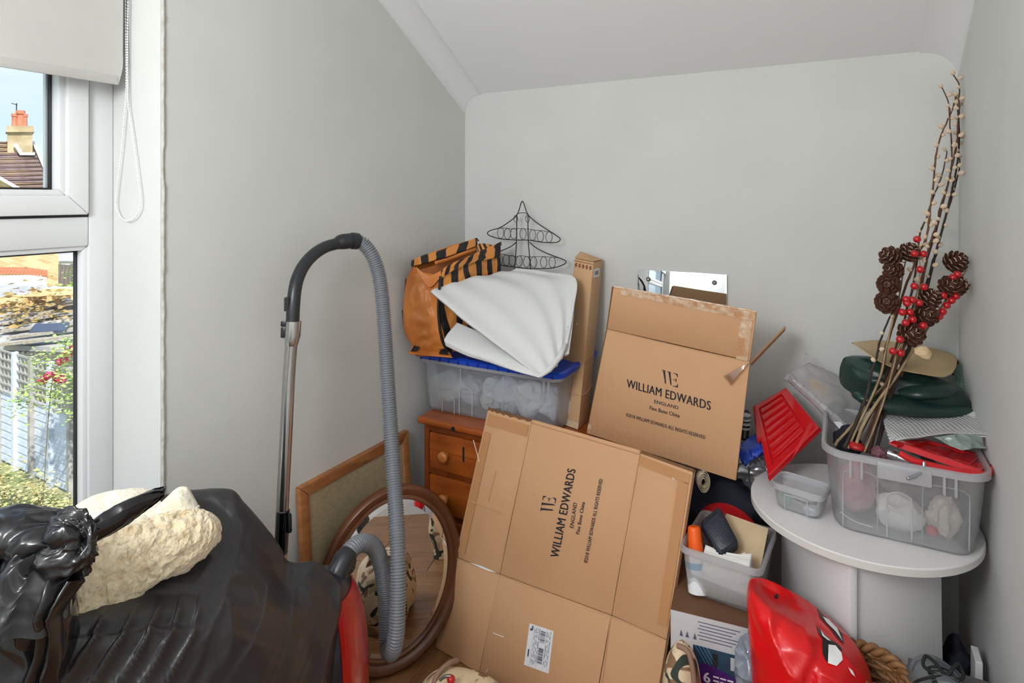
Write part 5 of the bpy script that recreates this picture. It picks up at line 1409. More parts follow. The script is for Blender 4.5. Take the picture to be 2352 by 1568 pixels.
mk('dark_edge', tube([D(2190, 822, 1.85), D(2199, 832, 1.84), D(2197, 850, 1.815), D(2190, 860, 1.80)], .004, 8, 16), M_gask, bh, smooth=True)
M_bub = clear_mat('bubble_wrap_film', (252, 253, 253), milk=.7, gloss=.6, rough=.1, body=(252, 253, 253))
M_bubg = clear_mat('green_bubble_film', (190, 220, 212), milk=.45, gloss=.4, rough=.15, body=(150, 190, 178))
def bubble_sheet(name, rows, nu, nv, m, label, step=.0085):
    t = thing(name, sum((sum(r, V()) for r in rows), V()) / sum(len(r) for r in rows), label, 'bubble wrap', 'bubble wrap on the tub')
    sh_ = patch(rows, nu, nv, lambda u, v, p: V((.1, -.4, .7)) * .006 * noise.noise(p * 22))
    mk('film', thick(sh_, .0015), m, t, smooth=True)
    vs, fs = [], []; V_ = sh_[0]
    for j in range(1, nv - 1):
        for i in range(1 + j % 2, nu - 1, 2):
            p = V_[j * nu + i]; a = V_[j * nu + i + 1] - p; b = V_[(j + 1) * nu + i] - p
            n_ = a.cross(b).normalized(); n_ = n_ if n_.dot(CAMP - p) > 0 else -n_
            a = a.normalized(); b = n_.cross(a); r_ = .0042; k = len(vs)
            for c_ in range(6):
                an_ = c_ * math.pi / 3; vs.append(p + (a * math.cos(an_) + b * math.sin(an_)) * r_)
            for c_ in range(6):
                an_ = c_ * math.pi / 3; vs.append(p + (a * math.cos(an_) + b * math.sin(an_)) * r_ * .65 + n_ * .0032)
            fs += [(k + c_, k + (c_ + 1) % 6, k + 6 + (c_ + 1) % 6, k + 6 + c_) for c_ in range(6)] + [tuple(range(k + 6, k + 12))]
    o = mk('bubbles', (vs, fs), m, t, smooth=True); o['kind'] = 'stuff'
    return t
bubble_sheet('bubble_wrap', C3([[(2040, 925, 1.72), (2100, 938, 1.72), (2160, 944, 1.70), (2225, 938, 1.68), (2270, 950, 1.64)],
                                [(2030, 968, 1.62), (2100, 972, 1.61), (2160, 968, 1.60), (2230, 968, 1.58), (2284, 975, 1.56)],
                                [(2046, 1015, 1.54), (2080, 1008, 1.53), (2140, 1000, 1.53), (2210, 995, 1.51), (2286, 1000, 1.49)]]), 54, 26, M_bub, 'clear bubble wrap draped between the green vinyl and the red lid')
bubble_sheet('bubble_wrap', C3([[(2190, 840, 1.80), (2225, 836, 1.79), (2240, 860, 1.76)], [(2195, 890, 1.76), (2235, 885, 1.74), (2258, 900, 1.71)], [(2205, 945, 1.70), (2245, 945, 1.68), (2270, 948, 1.655)]]), 22, 34, M_bubg, 'greenish bubble wrap standing behind the green vinyl by the right wall')
M_tis = clear_mat('green_tissue', (230, 240, 236), milk=.6, gloss=.2, rough=.3, body=(192, 214, 206))
o = mk('green_tissue', thick(patch(C3([[(2150, 1005, 1.515), (2200, 996, 1.505), (2255, 1004, 1.50)], [(2180, 1022, 1.49), (2215, 1014, 1.485), (2262, 1022, 1.485)], [(2208, 1034, 1.475), (2230, 1030, 1.47), (2266, 1030, 1.475)]]), 30, 20, wob(.008, 30)), .001), M_tis, None, smooth=True)
tag(o, 'scrap of pale green tissue under the bubble wrap on the red lid', 'tissue')
o = mk('white_paper_scrap', thick(patch(C3([[(2215, 945, 1.655), (2240, 938, 1.65), (2252, 948, 1.645)], [(2222, 985, 1.55), (2246, 982, 1.545), (2288, 985, 1.53)], [(2225, 998, 1.505), (2250, 1004, 1.50), (2286, 1002, 1.50)]]), 20, 20, wob(.006, 24)), .001), M_paper, None, smooth=True)
tag(o, 'torn white paper at the right end of the bubble wrap', 'paper')

# ---- small clear box with bits in it
sc_ = thing('small_clear_box', atZ(1842, 1190, TZ), 'small open clear plastic box on the front of the white table', 'plastic box')
cb = atZ(1840, 1170, TZ)
Ms = tub(sc_, cb.x, cb.y, .062, .044, TZ + .001, TZ + .068, .018, .88, M_clear2, M_rimc, math.radians(-14), .002, .004)
R14 = Matrix.Rotation(math.radians(-14), 3, 'Z')
def SB(x_, y_, z_): return V((cb.x, cb.y, 0)) + R14 @ V((x_, y_, 0)) + V((0, 0, z_))
mk('moulded_arch', tube([SB(-.028, -.040, TZ + .006), SB(-.028, -.0425, TZ + .042), SB(-.022, -.043, TZ + .047), SB(.022, -.043, TZ + .047), SB(.028, -.0425, TZ + .042), SB(.028, -.040, TZ + .006)], .0016, 6, 40), M_rimc, sc_, smooth=True)
lump('green_putty', SB(-.035, -.005, TZ + .022), (.014, .014, .016), mat('sea_green_putty', (112, 160, 140), .7), 'lump of sea green putty in the small clear box', 'putty', seed=31, n=20, amp=.004)
for k, (x_, y_, a_, l_, lab) in enumerate(((.025, -.01, .2, .035, 'black clip lying at the right of the small clear box'), (-.005, .005, -.5, .04, 'thin black strip in the middle of the small clear box'))):
    p = SB(x_, y_, TZ + .030 - k * .01); d_ = R14 @ V((math.cos(a_), math.sin(a_), .15))
    q = thing('black_clip', p, lab, 'clip', 'black clips in the small box')
    mk('strip', bar(p - d_ * l_ / 2, p + d_ * l_ / 2, .012 - k * .006, .004), M_vblack, q, bevel=.001)
    mk('tab', bar(p + d_ * l_ * .3 + V((0, 0, .003)), p + d_ * l_ * .5 + V((0, 0, .006)), .006, .004), M_vblack, q)
lump('clear_wrapper', SB(.03, -.01, TZ + .013), (.02, .02, .010), M_paper2, 'crumpled pale wrapper at the bottom of the small clear box', 'wrapper', seed=33, n=18, amp=.005)

# ---- behind: blue packet, silver bag, black tool handle, cream roll
o = mk('blue_packet', thick(patch(C3([[(1700, 1040, 1.90), (1730, 1010, 1.92), (1765, 995, 1.93)], [(1705, 1060, 1.86), (1735, 1040, 1.87), (1765, 1020, 1.88)], [(1712, 1072, 1.84), (1738, 1056, 1.85), (1762, 1040, 1.86)]]), 24, 24, wob(.008, 20)), .02), mat('blue_packet_plastic', (28, 70, 190), .3, coat=.3), None, smooth=True)
tag(o, 'shiny blue packet wedged between the upper carton and the red lid', 'packet')
sbg = lump('silver_bag', D(1728, 1082, 1.92), (.06, .05, .05), mat('silver_foil_bag', (170, 172, 178), .25, metal=.6), 'crumpled silver foil bag behind the red lid at the table edge', 'bag', seed=40, sc=16, amp=.02, n=44)
th_ = thing('black_tool_handle', D(1712, 970, 1.95), 'black ribbed tool handle sticking up behind the upper carton', 'tool')
mk('handle', tube([D(1709, 1010, 1.93), D(1712, 975, 1.95), D(1714, 950, 1.965), D(1713, 944, 1.965)], [.013, .0145, .013, .006], 14, 20), M_vblack, th_, smooth=True)
for k in range(4):
    p = D(1711.5 + k * .3, 984 - k * 10, 1.94); mk('grip_rib', tube([p, p + V((0, .0, .004))], .0158, 14), mat('white_rib', (200, 204, 206), .4), th_, smooth=True, auto=40)

# ---- black holdall, case, bottle, notebook, bin, boxes beneath the table edge
bb = lump('black_holdall', D(1655, 1172, 1.93), (.15, .11, .115), M_navy, 'black fabric holdall under the corner of the upper carton', 'bag', seed=44, sc=7, amp=.025, n=56)
crl = thing('cream_roll', D(1617, 1105, 1.83), 'cream rolled webbing strap beside the black holdall', 'strap')
rp = []
for i in range(60):
    a_ = i * .35; r_ = .010 + .0004 * i
    rp.append(D(1617, 1108, 1.83) + V((CA, SA, 0)) * math.cos(a_) * r_ * .55 + V((0, 0, 1)) * math.sin(a_) * r_)
mk('coil', thick((rp + [p + V((-SA, CA, 0)) * .03 for p in rp], grid_faces(60, 2)), .002), mat('cream_webbing', (206, 192, 164), .8, bump=(80, .2)), crl, smooth=True)
rd = mk('red_disc', tube([D(1672, 1236, 1.775), D(1675, 1231, 1.785)], .098, 48), mat('red_plate', (176, 26, 32), .3), None, smooth=True, auto=40)
tag(rd, 'red round plate standing behind the notebook', 'plate')
# clear bin
BX0, BX1, BY0, BY1 = -.368, -.168, 1.628, 1.850
bn = thing('clear_bin', V((-.268, 1.74, .465)), 'clear plastic bin of papers with an orange-capped bottle under the table edge', 'storage box')
tub(bn, -.268, 1.739, .098, .109, .4655, .592, .016, .90, M_clear2, M_rimc, math.radians(-4), .0025, .007)
nbk = thing('notebook', D(1725, 1240, 1.66), 'worn beige notebook standing in the clear bin', 'notebook')
a0, a1, a2, a3 = D(1668, 1178, 1.735), D(1765, 1213, 1.66), D(1742, 1330, 1.60), D(1640, 1300, 1.66)
nv_ = (a1 - a0).cross(a3 - a0).normalized(); nv_ = nv_ if nv_.dot(CAMP - a0) > 0 else -nv_
mk('cover', prism([a0, a1, a2, a3], -nv_ * .003), mat('beige_cover', (208, 184, 148), .7, var=(8, (192, 166, 130)), bump=(20, .1)), nbk, smooth=True, bevel=.001)
mk('pages', prism([p - nv_ * .0032 for p in (a0.lerp(a2, .03), a1.lerp(a3, .03), a2.lerp(a0, .03), a3.lerp(a1, .03))], -nv_ * .008), M_paper, nbk)
cs = thing('toiletry_case', D(1655, 1225, 1.66), 'small black zipped case standing beside the orange-capped bottle', 'case')
k_ = [D(1652, 1160, 1.70), D(1700, 1250, 1.62), D(1655, 1282, 1.60), D(1606, 1200, 1.68)]
nk = (k_[1] - k_[0]).cross(k_[3] - k_[0]).normalized(); nk = nk if nk.dot(CAMP - k_[0]) > 0 else -nk
def rquad(q, f=.18):
    out = []
    for i in range(4):
        p, a, b = q[i], q[i - 1], q[(i + 1) % 4]
        for s_ in range(5):
            t = s_ / 4; A2, B2 = p.lerp(a, f), p.lerp(b, f)
            out.append(A2.lerp(p, t).lerp(p.lerp(B2, t), t))
    return out
rk = rquad(k_); ck_ = sum(rk, V()) / len(rk)
ins = lambda s_, o: [ck_ + (p - ck_) * s_ + nk * o for p in rk]
M_case = mat('black_leatherette', (34, 42, 54), .4, bump=(120, .15))
mk('shell', rings_mesh([ins(.92, -.035), ins(1.0, -.03), ins(1.0, -.004), ins(.95, .003), ins(.82, .008)], True, True), M_case, cs, smooth=True, auto=50)
mk('zip', rings_mesh([ins(1.005, -.020), ins(1.02, -.018), ins(1.02, -.014), ins(1.005, -.012)], False, False), M_gask, cs, smooth=True)
mk('seam', tube([p for p in ins(.80, .0085)] + [ins(.80, .0085)[0]], .0012, 5), M_gask, cs, smooth=True)
bt = thing('bottle', D(1600, 1300, 1.645), 'white squeezy bottle with an orange cap in the clear bin', 'bottle')
p0_, p1_ = D(1598, 1264, 1.645), D(1594, 1208, 1.66)
mk('cap', tube([p0_, p0_.lerp(p1_, .85), p1_.lerp(p0_, .05), p1_], [.0205, .0175, .0165, .013], 24), mat('orange_cap', (244, 96, 18), .35), bt, smooth=True, auto=40)
ax_ = (p0_ - p1_).normalized()
mk('shoulder', tube([p0_, p0_ + ax_ * .006, p0_ + ax_ * .02], [.016, .024, .029], 24), M_label, bt, smooth=True, auto=40)
mk('body', tube([p0_ + ax_ * .02, p0_ + ax_ * .10], [.029, .027], 24), M_label, bt, smooth=True, auto=40)
mk('blue_label', tube([p0_ + ax_ * .024, p0_ + ax_ * .040], .0296, 24, None, False), mat('blue_label', (110, 176, 214), .5), bt, smooth=True)
for k in range(7):
    o = mk('paper_sheet', thick(patch([[V((-.325 + .002 * k, 1.650 + .006 * k, .475)), V((-.26, 1.648 + .006 * k, .475)), V((-.195, 1.652 + .006 * k, .475))], [V((-.325, 1.652 + .006 * k, .53)), V((-.26, 1.65 + .006 * k, .53)), V((-.20, 1.654 + .006 * k, .53))], [V((-.322, 1.655 + .006 * k, .572 + .002 * k)), V((-.26, 1.655 + .006 * k, .578 + .003 * (k % 3))), V((-.205, 1.657 + .006 * k, .580 + .002 * k))]], 12, 12, lambda u, v, p: V((0, .002 * math.sin(v * 20 + k), 0))), .0012), M_paper, None, smooth=True)
    tag(o, '%s white paper sheet filed upright in the clear bin' % ('frontmost', 'second', 'third', 'fourth', 'fifth', 'sixth', 'rearmost')[k], 'paper', 'papers in the clear bin')
o = mk('torn_paper', thick(patch(C3([[(1672, 1290, 1.60), (1692, 1276, 1.605), (1712, 1268, 1.61)], [(1676, 1310, 1.59), (1700, 1300, 1.59), (1722, 1300, 1.59)], [(1680, 1330, 1.585), (1702, 1326, 1.585), (1720, 1325, 1.585)]]), 14, 14, wob(.003, 30)), .001), M_paper, None, smooth=True)
tag(o, 'torn white paper poking over the rim of the clear bin', 'paper')
# white retail box with picture window and purple band
M_kraft = mat('kraft_brown_card', (120, 84, 58), .8, var=(4, (100, 68, 46)))
M_bw = mat('white_carton_board', (198, 196, 198), .5, var=(6, (188, 186, 190)))
wb_ = thing('retail_box', V((-.3, 1.72, 0)), 'white printed retail box with a purple band marked 6 beneath the clear bin', 'box')
f0, f1 = V((-.386, 1.568, 0)), V((-.200, 1.590, 0))
h_ = (f1 - f0).normalized(); nb2 = V((h_.y, -h_.x, 0))
if nb2.y > 0: nb2 = -nb2
k0_, k1_ = f0 - nb2 * .27, f1 - nb2 * .27
zz = lambda p, z: V((p.x, p.y, z))
mk('body', hexa([zz(f0, .001), zz(f1, .001), zz(k1_, .001), zz(k0_, .001)], [zz(f0, .462), zz(f1, .462), zz(k1_, .462), zz(k0_, .462)]), M_bw, wb_, smooth=True, bevel=.002)
mk('kraft_top', prism([zz(f0, .4625), zz(f1, .4625), zz(k1_, .4625), zz(k0_, .4625)], (0, 0, .0022)), M_kraft, wb_)
FB = lambda u, z, o=.0008: zz(f0.lerp(f1, u), z) + nb2 * o
pn_ = mk('picture_panel', prism([FB(.30, .29), FB(.92, .29), FB(.92, .388), FB(.30, .388)], nb2 * .0005), mat('dark_blue_picture', (26, 52, 80), .4, var=(9, (50, 84, 104))), wb_)
for k in range(4):
    mk('picture_line', prism([FB(.32 + k * .05, .388, .0016), FB(.33 + k * .05, .388, .0016), FB(.53 + k * .05, .33, .0016), FB(.52 + k * .05, .33, .0016)], nb2 * .0003), mat('pale_blue_print', (90, 150, 190), .5), pn_)
mk('picture_window', prism([FB(.55, .33, .0016), FB(.62, .33, .0016), FB(.62, .378, .0016), FB(.55, .378, .0016)], nb2 * .0003), M_gask, pn_)
mk('picture_window', prism([FB(.78, .348, .0016), FB(.92, .348, .0016), FB(.92, .380, .0016), FB(.78, .380, .0016)], nb2 * .0003), M_bw, pn_)
pb_ = mk('purple_band', prism([FB(.0, .20, .0024), FB(1, .20, .0024), FB(1, .318, .0024), FB(.62, .344, .0024), FB(.42, .350, .0024), FB(.30, .31, .0024), FB(.0, .262, .0024)], nb2 * .0005), mat('purple_print', (70, 20, 110), .45), wb_)
M_wprint = mat('white_print', (236, 232, 240), .6)
text_on('printed_number', '6', FB(.44, .303, .0032), FB(.52, .303, .0032), FB(.44, .328, .0032), M_wprint, pb_, .03)
vs, fs = [], []
for r_ in range(5):
    for c_ in range(3):
        u, z = .56 + c_ * .09, .320 - r_ * .010
        q = [FB(u, z, .0034), FB(u + .075, z, .0034), FB(u + .075, z + .004, .0034), FB(u, z + .004, .0034)]; k = len(vs); vs += q; fs.append((k, k + 1, k + 2, k + 3))
mk('printed_lines', (vs, fs), M_wprint, pb_)
vs, fs = [], []
for r_ in range(6):
    u, z = .36 + .02 * (r_ % 2), .448 - r_ * .0085
    q = [FB(u, z, .0014), FB(.90 - .05 * (r_ % 3), z, .0014), FB(.90 - .05 * (r_ % 3), z + .0022, .0014), FB(u, z + .0022, .0014)]; k = len(vs); vs += q; fs.append((k, k + 1, k + 2, k + 3))
for u in (.12, .20, .30):
    q = [FB(u, .402, .0014), FB(u + .045, .402, .0014), FB(u + .022, .418, .0014)]; k = len(vs); vs += q; fs.append((k, k + 1, k + 2))
mk('printed_marks', (vs, fs), mat('grey_blue_print', (96, 96, 120), .6), wb_)

# ---- camouflage bags
def camo_mat(name):
    m = bpy.data.materials.new(name); m.use_nodes = True; t = m.node_tree; b = t.nodes['Principled BSDF']; L = t.links.new
    b.inputs['Roughness'].default_value = .8
    tcn = t.nodes.new('ShaderNodeTexCoord')
    prev = None
    base = lin((216, 194, 160)) + (1,)
    for i, (sc2, th, c_) in enumerate(((13, .57, (178, 156, 120)), (17, .60, (132, 100, 72)), (15, .60, (44, 52, 44)))):
        n = t.nodes.new('ShaderNodeTexNoise'); n.inputs['Scale'].default_value = sc2; n.inputs['Detail'].default_value = 1.5; n.inputs['Distortion'].default_value = .9
        mpn = t.nodes.new('ShaderNodeMapping'); mpn.inputs['Location'].default_value = (i * 3.7, i * 1.3, 2 * i)
        L(tcn.outputs['Object'], mpn.inputs[0]); L(mpn.outputs[0], n.inputs[0])
        r = t.nodes.new('ShaderNodeMapRange'); r.inputs[1].default_value = th - .01; r.inputs[2].default_value = th + .01
        L(n.outputs[0], r.inputs[0])
        x = t.nodes.new('ShaderNodeMix'); x.data_type = 'RGBA'; x.inputs[7].default_value = lin(c_) + (1,)
        if prev is None: x.inputs[6].default_value = base
        else: L(prev, x.inputs[6])
        L(r.outputs[0], x.inputs[0]); prev = x.outputs[2]
    L(prev, b.inputs['Base Color'])
    return m
M_camo = camo_mat('camouflage_cloth')
M_pipe = mat('brown_piping', (138, 108, 90), .7)
c1 = thing('camouflage_bag', V((-.335, 1.47, 0)), 'cream camouflage bag with brown piping standing right of the lower carton', 'bag', 'camouflage bags')
cb_ = [[V((-.335 + .053 * sx * math.cos(a), 1.47 + .065 * sx * math.sin(a), z)) for a in [2 * math.pi * i / 12 for i in range(12)]] for z, sx in ((.002, .9), (.1, 1.05), (.25, 1.0), (.34, .88), (.42, .62), (.455, .3), (.46, .05))]
mk('body', loft(cb_, 50, 60, lambda u, v, p: V((math.cos(u * 6.28), math.sin(u * 6.28), 0)) * .012 * noise.noise(p * 12)), M_camo, c1, smooth=True)
mk('piping', tube([D(1556, 1482, 1.42), D(1576, 1492, 1.405), D(1586, 1512, 1.395), D(1594, 1560, 1.385), D(1598, 1640, 1.38)], .006, 8, 30), M_pipe, c1, smooth=True)
c2 = thing('camouflage_bag', V((-.93, 1.40, 0)), 'cream camouflage bag lying on the floor in front of the lower carton', 'bag', 'camouflage bags')
cc_ = D(1075, 1640, 1.62); cc_.z = 0
def c2ring(s_, z): return [V((cc_.x + .17 * s_ * math.cos(a), cc_.y + .11 * s_ * math.sin(a), z)) for a in [2 * math.pi * i / 14 for i in range(14)]]
c2body = mk('body', loft([c2ring(.85, .002), c2ring(1.0, .05), c2ring(.98, .12), c2ring(.82, .185), c2ring(.5, .215), c2ring(.1, .225)], 60, 40, lambda u, v, p: V((0, 0, 1)) * .014 * noise.noise(p * 9)), M_camo, c2, smooth=True)
mk('piping', tube([D(992, 1590, 1.63), D(1000, 1556, 1.64), D(1016, 1535, 1.655), D(1036, 1520, 1.68), D(1052, 1516, 1.70)], .007, 8, 24), M_pipe, c2, smooth=True)
mk('red_button', sphere(D(1036, 1560, 1.60), .011, 14, 10), mat('red_button', (180, 30, 36), .3), c2, smooth=True)
mk('zip_pull', tube([D(1010, 1562, 1.59), D(1022, 1553, 1.60), D(1036, 1552, 1.60)], .004, 8, 16), mat('pewter', (120, 116, 110), .35, metal=.8), c2, smooth=True)

# ---- red carrier bag and pale blue bag
M_rbag = mat('red_carrier_plastic', (226, 20, 24), .28, bump=(7, .2), var=(4, (204, 14, 20)))
rcb = thing('red_carrier_bag', D(1840, 1700, 1.40), 'bulging bright red carrier bag with black and white lettering leaning on the table leg', 'carrier bag')
rgs = []
for (px, py, d_, ww, tl2, dd) in ((1772, 1362, 1.47, 10, 20, .02), (1790, 1372, 1.44, 52, 22, .06), (1816, 1390, 1.42, 96, 22, .085), (1836, 1422, 1.40, 120, 18, .10), (1850, 1468, 1.385, 129, 13, .11), (1858, 1530, 1.375, 128, 5, .12), (1865, 1600, 1.37, 128, 0, .12), (1870, 1800, 1.38, 120, 0, .11), (1865, 1960, 1.40, 100, 0, .10)):
    rgs.append(oval_ring(px, py, d_, 0, ww, math.radians(-tl2), dd))
rbm = mk('body', loft(rgs, 110, 120, lambda u, v, p: V((.1, -.8, .3)) * (.034 * (abs(noise.noise(V((p.x * 9 + p.z * 5, p.y * 4, p.z * 4 - p.x * 6)))) ** .8) + .012 * (1 - abs(noise.noise(V((p.x * 16 + 3, p.y * 8, p.z * 11 + p.x * 9))))) ** 6 + .012 * (ridged(p + V((2, 0, 0)), 6, 2) - 1) + .008 * noise.noise(p * 7))), M_rbag, rcb, smooth=True)
bv = bvh_of(rbm)
M_bprint = mat('carrier_black_print', (26, 22, 26), .35)
M_wprint2 = mat('carrier_white_print', (238, 238, 238), .35)
decal('black_lettering', [[(1876, 1396), (1890, 1412), (1912, 1430), (1934, 1456), (1938, 1480), (1925, 1468), (1905, 1442), (1884, 1420)],
                          [(1875, 1436), (1888, 1452), (1905, 1468), (1925, 1480), (1936, 1494), (1918, 1488), (1894, 1474), (1880, 1456)],
                          [(1888, 1468), (1905, 1478), (1928, 1490), (1934, 1506), (1920, 1500), (1905, 1492), (1905, 1524), (1896, 1518), (1889, 1500)]], bv, M_bprint, rcb)
decal('white_lettering', [[(1889, 1418), (1902, 1424), (1922, 1445), (1934, 1474), (1918, 1452), (1898, 1432)],
                          [(1884, 1448), (1894, 1462), (1908, 1474), (1900, 1472), (1888, 1462)],
                          [(1902, 1482), (1918, 1484), (1932, 1500), (1934, 1516), (1920, 1500), (1920, 1530), (1901, 1524)],
                          [(1946, 1532), (1956, 1540), (1962, 1554), (1952, 1546)]], bv, M_wprint2, rcb, lift=.003)
mk('handle_slot', tube([D(1782, 1372, 1.385), D(1785, 1366, 1.39)], .004, 8), M_bprint, rcb)
o = lump('pale_blue_bag', D(1726, 1540, 1.46), (.035, .04, .085), clear_mat('pale_blue_film', (220, 230, 242), milk=.6, gloss=.3, rough=.2, body=(196, 208, 226)), 'crumpled pale blue plastic bag between the retail box and the red carrier bag', 'plastic bag', seed=51, sc=16, amp=.012, n=44)

# ---- wicker basket
M_wick = mat('wicker', (150, 106, 64), .6, var=(30, (110, 74, 42)), bump=(60, .2))
bk = thing('wicker_basket', V((.052, 1.552, 0)), 'brown wicker basket between the red carrier bag and the grey shoe', 'basket')
kc = V((.052, 1.552, 0)); NS = 18
def br_(z): return .058 + .014 * z / .44
for j in range(43):
    z = .006 + j * .0112
    r_ = br_(z)
    pts = [kc + V((r_ * 1.0 * math.cos(a), r_ * .9 * math.sin(a), z)) + V((math.cos(a), math.sin(a), 0)) * .005 * (1 if (i + j) % 2 else -1) for i, a in enumerate([2 * math.pi * i / NS for i in range(NS)])]
    pts = cr(pts, NS * 3, True); pts.append(pts[0])
    mk('weave', tube(pts, .0056, 5, None, False), M_wick, bk, smooth=True)
for i in range(NS):
    a = 2 * math.pi * (i + .0) / NS
    mk('stake', tube([kc + V((br_(0) * math.cos(a), br_(0) * .9 * math.sin(a), .002)), kc + V((br_(.48) * math.cos(a), br_(.48) * .9 * math.sin(a), .485))], .0035, 5), M_wick, bk)
for ph in (0, math.pi):
    pts = [kc + V((br_(.48) * math.cos(a), br_(.48) * .9 * math.sin(a), .488)) + V((math.cos(a), math.sin(a), 0)) * .007 * math.cos(a * 10 + ph) + V((0, 0, .007 * math.sin(a * 10 + ph))) for a in [2 * math.pi * i / 120 for i in range(121)]]
    mk('braided_rim', tube(pts, .007, 7, None, False), M_wick, bk, smooth=True)
mk('base', tube([kc + V((0, 0, .001)), kc + V((0, 0, .008))], .058, 24), M_wick, bk)

# ---- grey shoe on a shoe box
SZ = .476
sbx = thing('shoe_box', V((.22, 1.48, 0)), 'plain grey box under the grey shoe', 'box')
mk('body', box(.138, .300, 1.33, 1.645, .001, SZ - .03), mat('grey_board', (110, 108, 106), .7), sbx, bevel=.002)
mk('lid', box(.136, .303, 1.327, 1.648, SZ - .045, SZ), mat('grey_board_lid', (96, 94, 94), .7), sbx, bevel=.002)
M_sh = mat('grey_shoe_leather', (116, 122, 126), .45, bump=(60, .1), var=(6, (100, 106, 110)))
M_lace = mat('black_lace', (18, 22, 22), .8)
M_sole = mat('shoe_sole', (84, 86, 88), .7)
shx = thing('grey_shoe', V((.186, 1.482, SZ)), 'grey lace-up shoe with black laces in front of the white table leg', 'shoe')
sc0 = V((.186, 1.482, SZ + .001))
def SH(x_, y_, z_): return sc0 + Matrix.Rotation(math.radians(4), 3, 'Z') @ V((x_, y_, z_))
# outline half widths along length y (heel -> toe)
secs = [(-.13, .026, .070), (-.10, .034, .082), (-.05, .034, .088), (.0, .038, .082), (.05, .046, .066), (.085, .048, .055), (.115, .042, .048), (.135, .028, .040), (.144, .010, .028)]
def shoe_ring(y_, w_, h_): return [SH(w_ * math.cos(a) if True else 0, y_, .018 + max(-.004, (h_ - .018) * (math.sin(a) if math.sin(a) > 0 else .15 * math.sin(a)))) for a in [2 * math.pi * i / 14 for i in range(14)]]
upper = mk('upper', loft([shoe_ring(*s_) for s_ in secs], 48, 60), M_sh, shx, smooth=True)
so = [SH(w_ * 1.12, y_, 0) for y_, w_, h_ in secs] + [SH(-w_ * 1.12, y_, 0) for y_, w_, h_ in reversed(secs)]
so = cr(so, 60, True)
mk('sole', prism(so, (0, 0, .022)), M_sole, shx, smooth=True, bevel=.003)
mk('toe_cap_seam', tube([SH(.047, .07, .035), SH(.034, .075, .058), SH(0, .08, .0645), SH(-.034, .075, .058), SH(-.047, .07, .035)], .0014, 6, 30), M_sole, shx, smooth=True)
mk('tongue', thick(patch([[SH(-.018, .045, .070), SH(0, .048, .073), SH(.018, .045, .070)], [SH(-.02, 0, .086), SH(0, 0, .090), SH(.02, 0, .086)], [SH(-.02, -.04, .098), SH(0, -.04, .102), SH(.02, -.04, .098)]], 14, 14), .003), M_sh, shx, smooth=True)
for k in range(4):
    y_ = .035 - k * .020; zq = .079 + k * .005
    mk('lace', tube([SH(-.026, y_, zq - .008), SH(-.012, y_ - .004, zq + .003), SH(.012, y_ - .006, zq + .003), SH(.026, y_ - .010, zq - .008)], .0028, 7, 16), M_lace, shx, smooth=True)
for s_ in (-1, 1):
    lp2 = [SH(0, -.005, .090), SH(s_ * .016, .012, .104), SH(s_ * .028, .030, .100), SH(s_ * .034, .020, .086), SH(s_ * .018, .0, .088), SH(0, -.006, .090)]
    mk('bow_loop', tube(lp2, .0034, 8, 40), M_lace, shx, smooth=True)
    mk('lace_end', tube([SH(0, -.006, .091), SH(s_ * .025, -.02, .094), SH(s_ * .05, -.01, .07), SH(s_ * .056, .0, .05)], .0028, 7, 20), M_lace, shx, smooth=True)

# ---- dark things beside the right wall
dk = lump('navy_sack', V((.262, 1.94, .20)), (.040, .08, .19), M_navy, 'dark navy sack pushed behind the white table by the right wall', 'sack', seed=60, sc=8, amp=.03, n=44)
wbd = mk('white_board', box(.284, .299, 1.80, 1.86, .001, .418), M_tabw, None, bevel=.002)
tag(wbd, 'narrow white board standing against the right wall beside the shoe', 'board')
# ================================================================ DRIED TWIGS, CONES AND BERRIES IN THE TUB
M_tw = [mat('twig_bark_%s' % k, c, .75, var=(30, c2), bump=(80, .3)) for k, c, c2 in (('a', (92, 62, 44), (66, 42, 30)), ('b', (58, 46, 40), (40, 32, 28)), ('c', (168, 146, 110), (140, 116, 84)), ('d', (122, 78, 48), (92, 56, 34)))]
M_cat = mat('catkin', (222, 198, 168), .9, bump=(120, .3), sheen=.5)
M_cone = mat('pine_cone', (92, 56, 40), .65, var=(25, (64, 38, 28)))
M_tip = mat('frosted_cone_tip', (176, 150, 132), .6)
M_berry = mat('red_berry', (186, 18, 28), .22, coat=.4)
cat_v = sphere(V(), (.0058, .0058, .0075), 10, 7)
cat_me = bpy.data.meshes.new('catkin'); cat_me.from_pydata(cat_v[0], [], cat_v[1]); cat_me.materials.append(M_cat)
for p in cat_me.polygons: p.use_smooth = True
def depth_at(py, base=1.63, top=1.79):          # bundle leans back into the corner
    t = max(0, min(1, (1030 - py) / 850)); return base + (top - base) * t
def sway(k): return (((k * 37) % 11) - 5) * .006
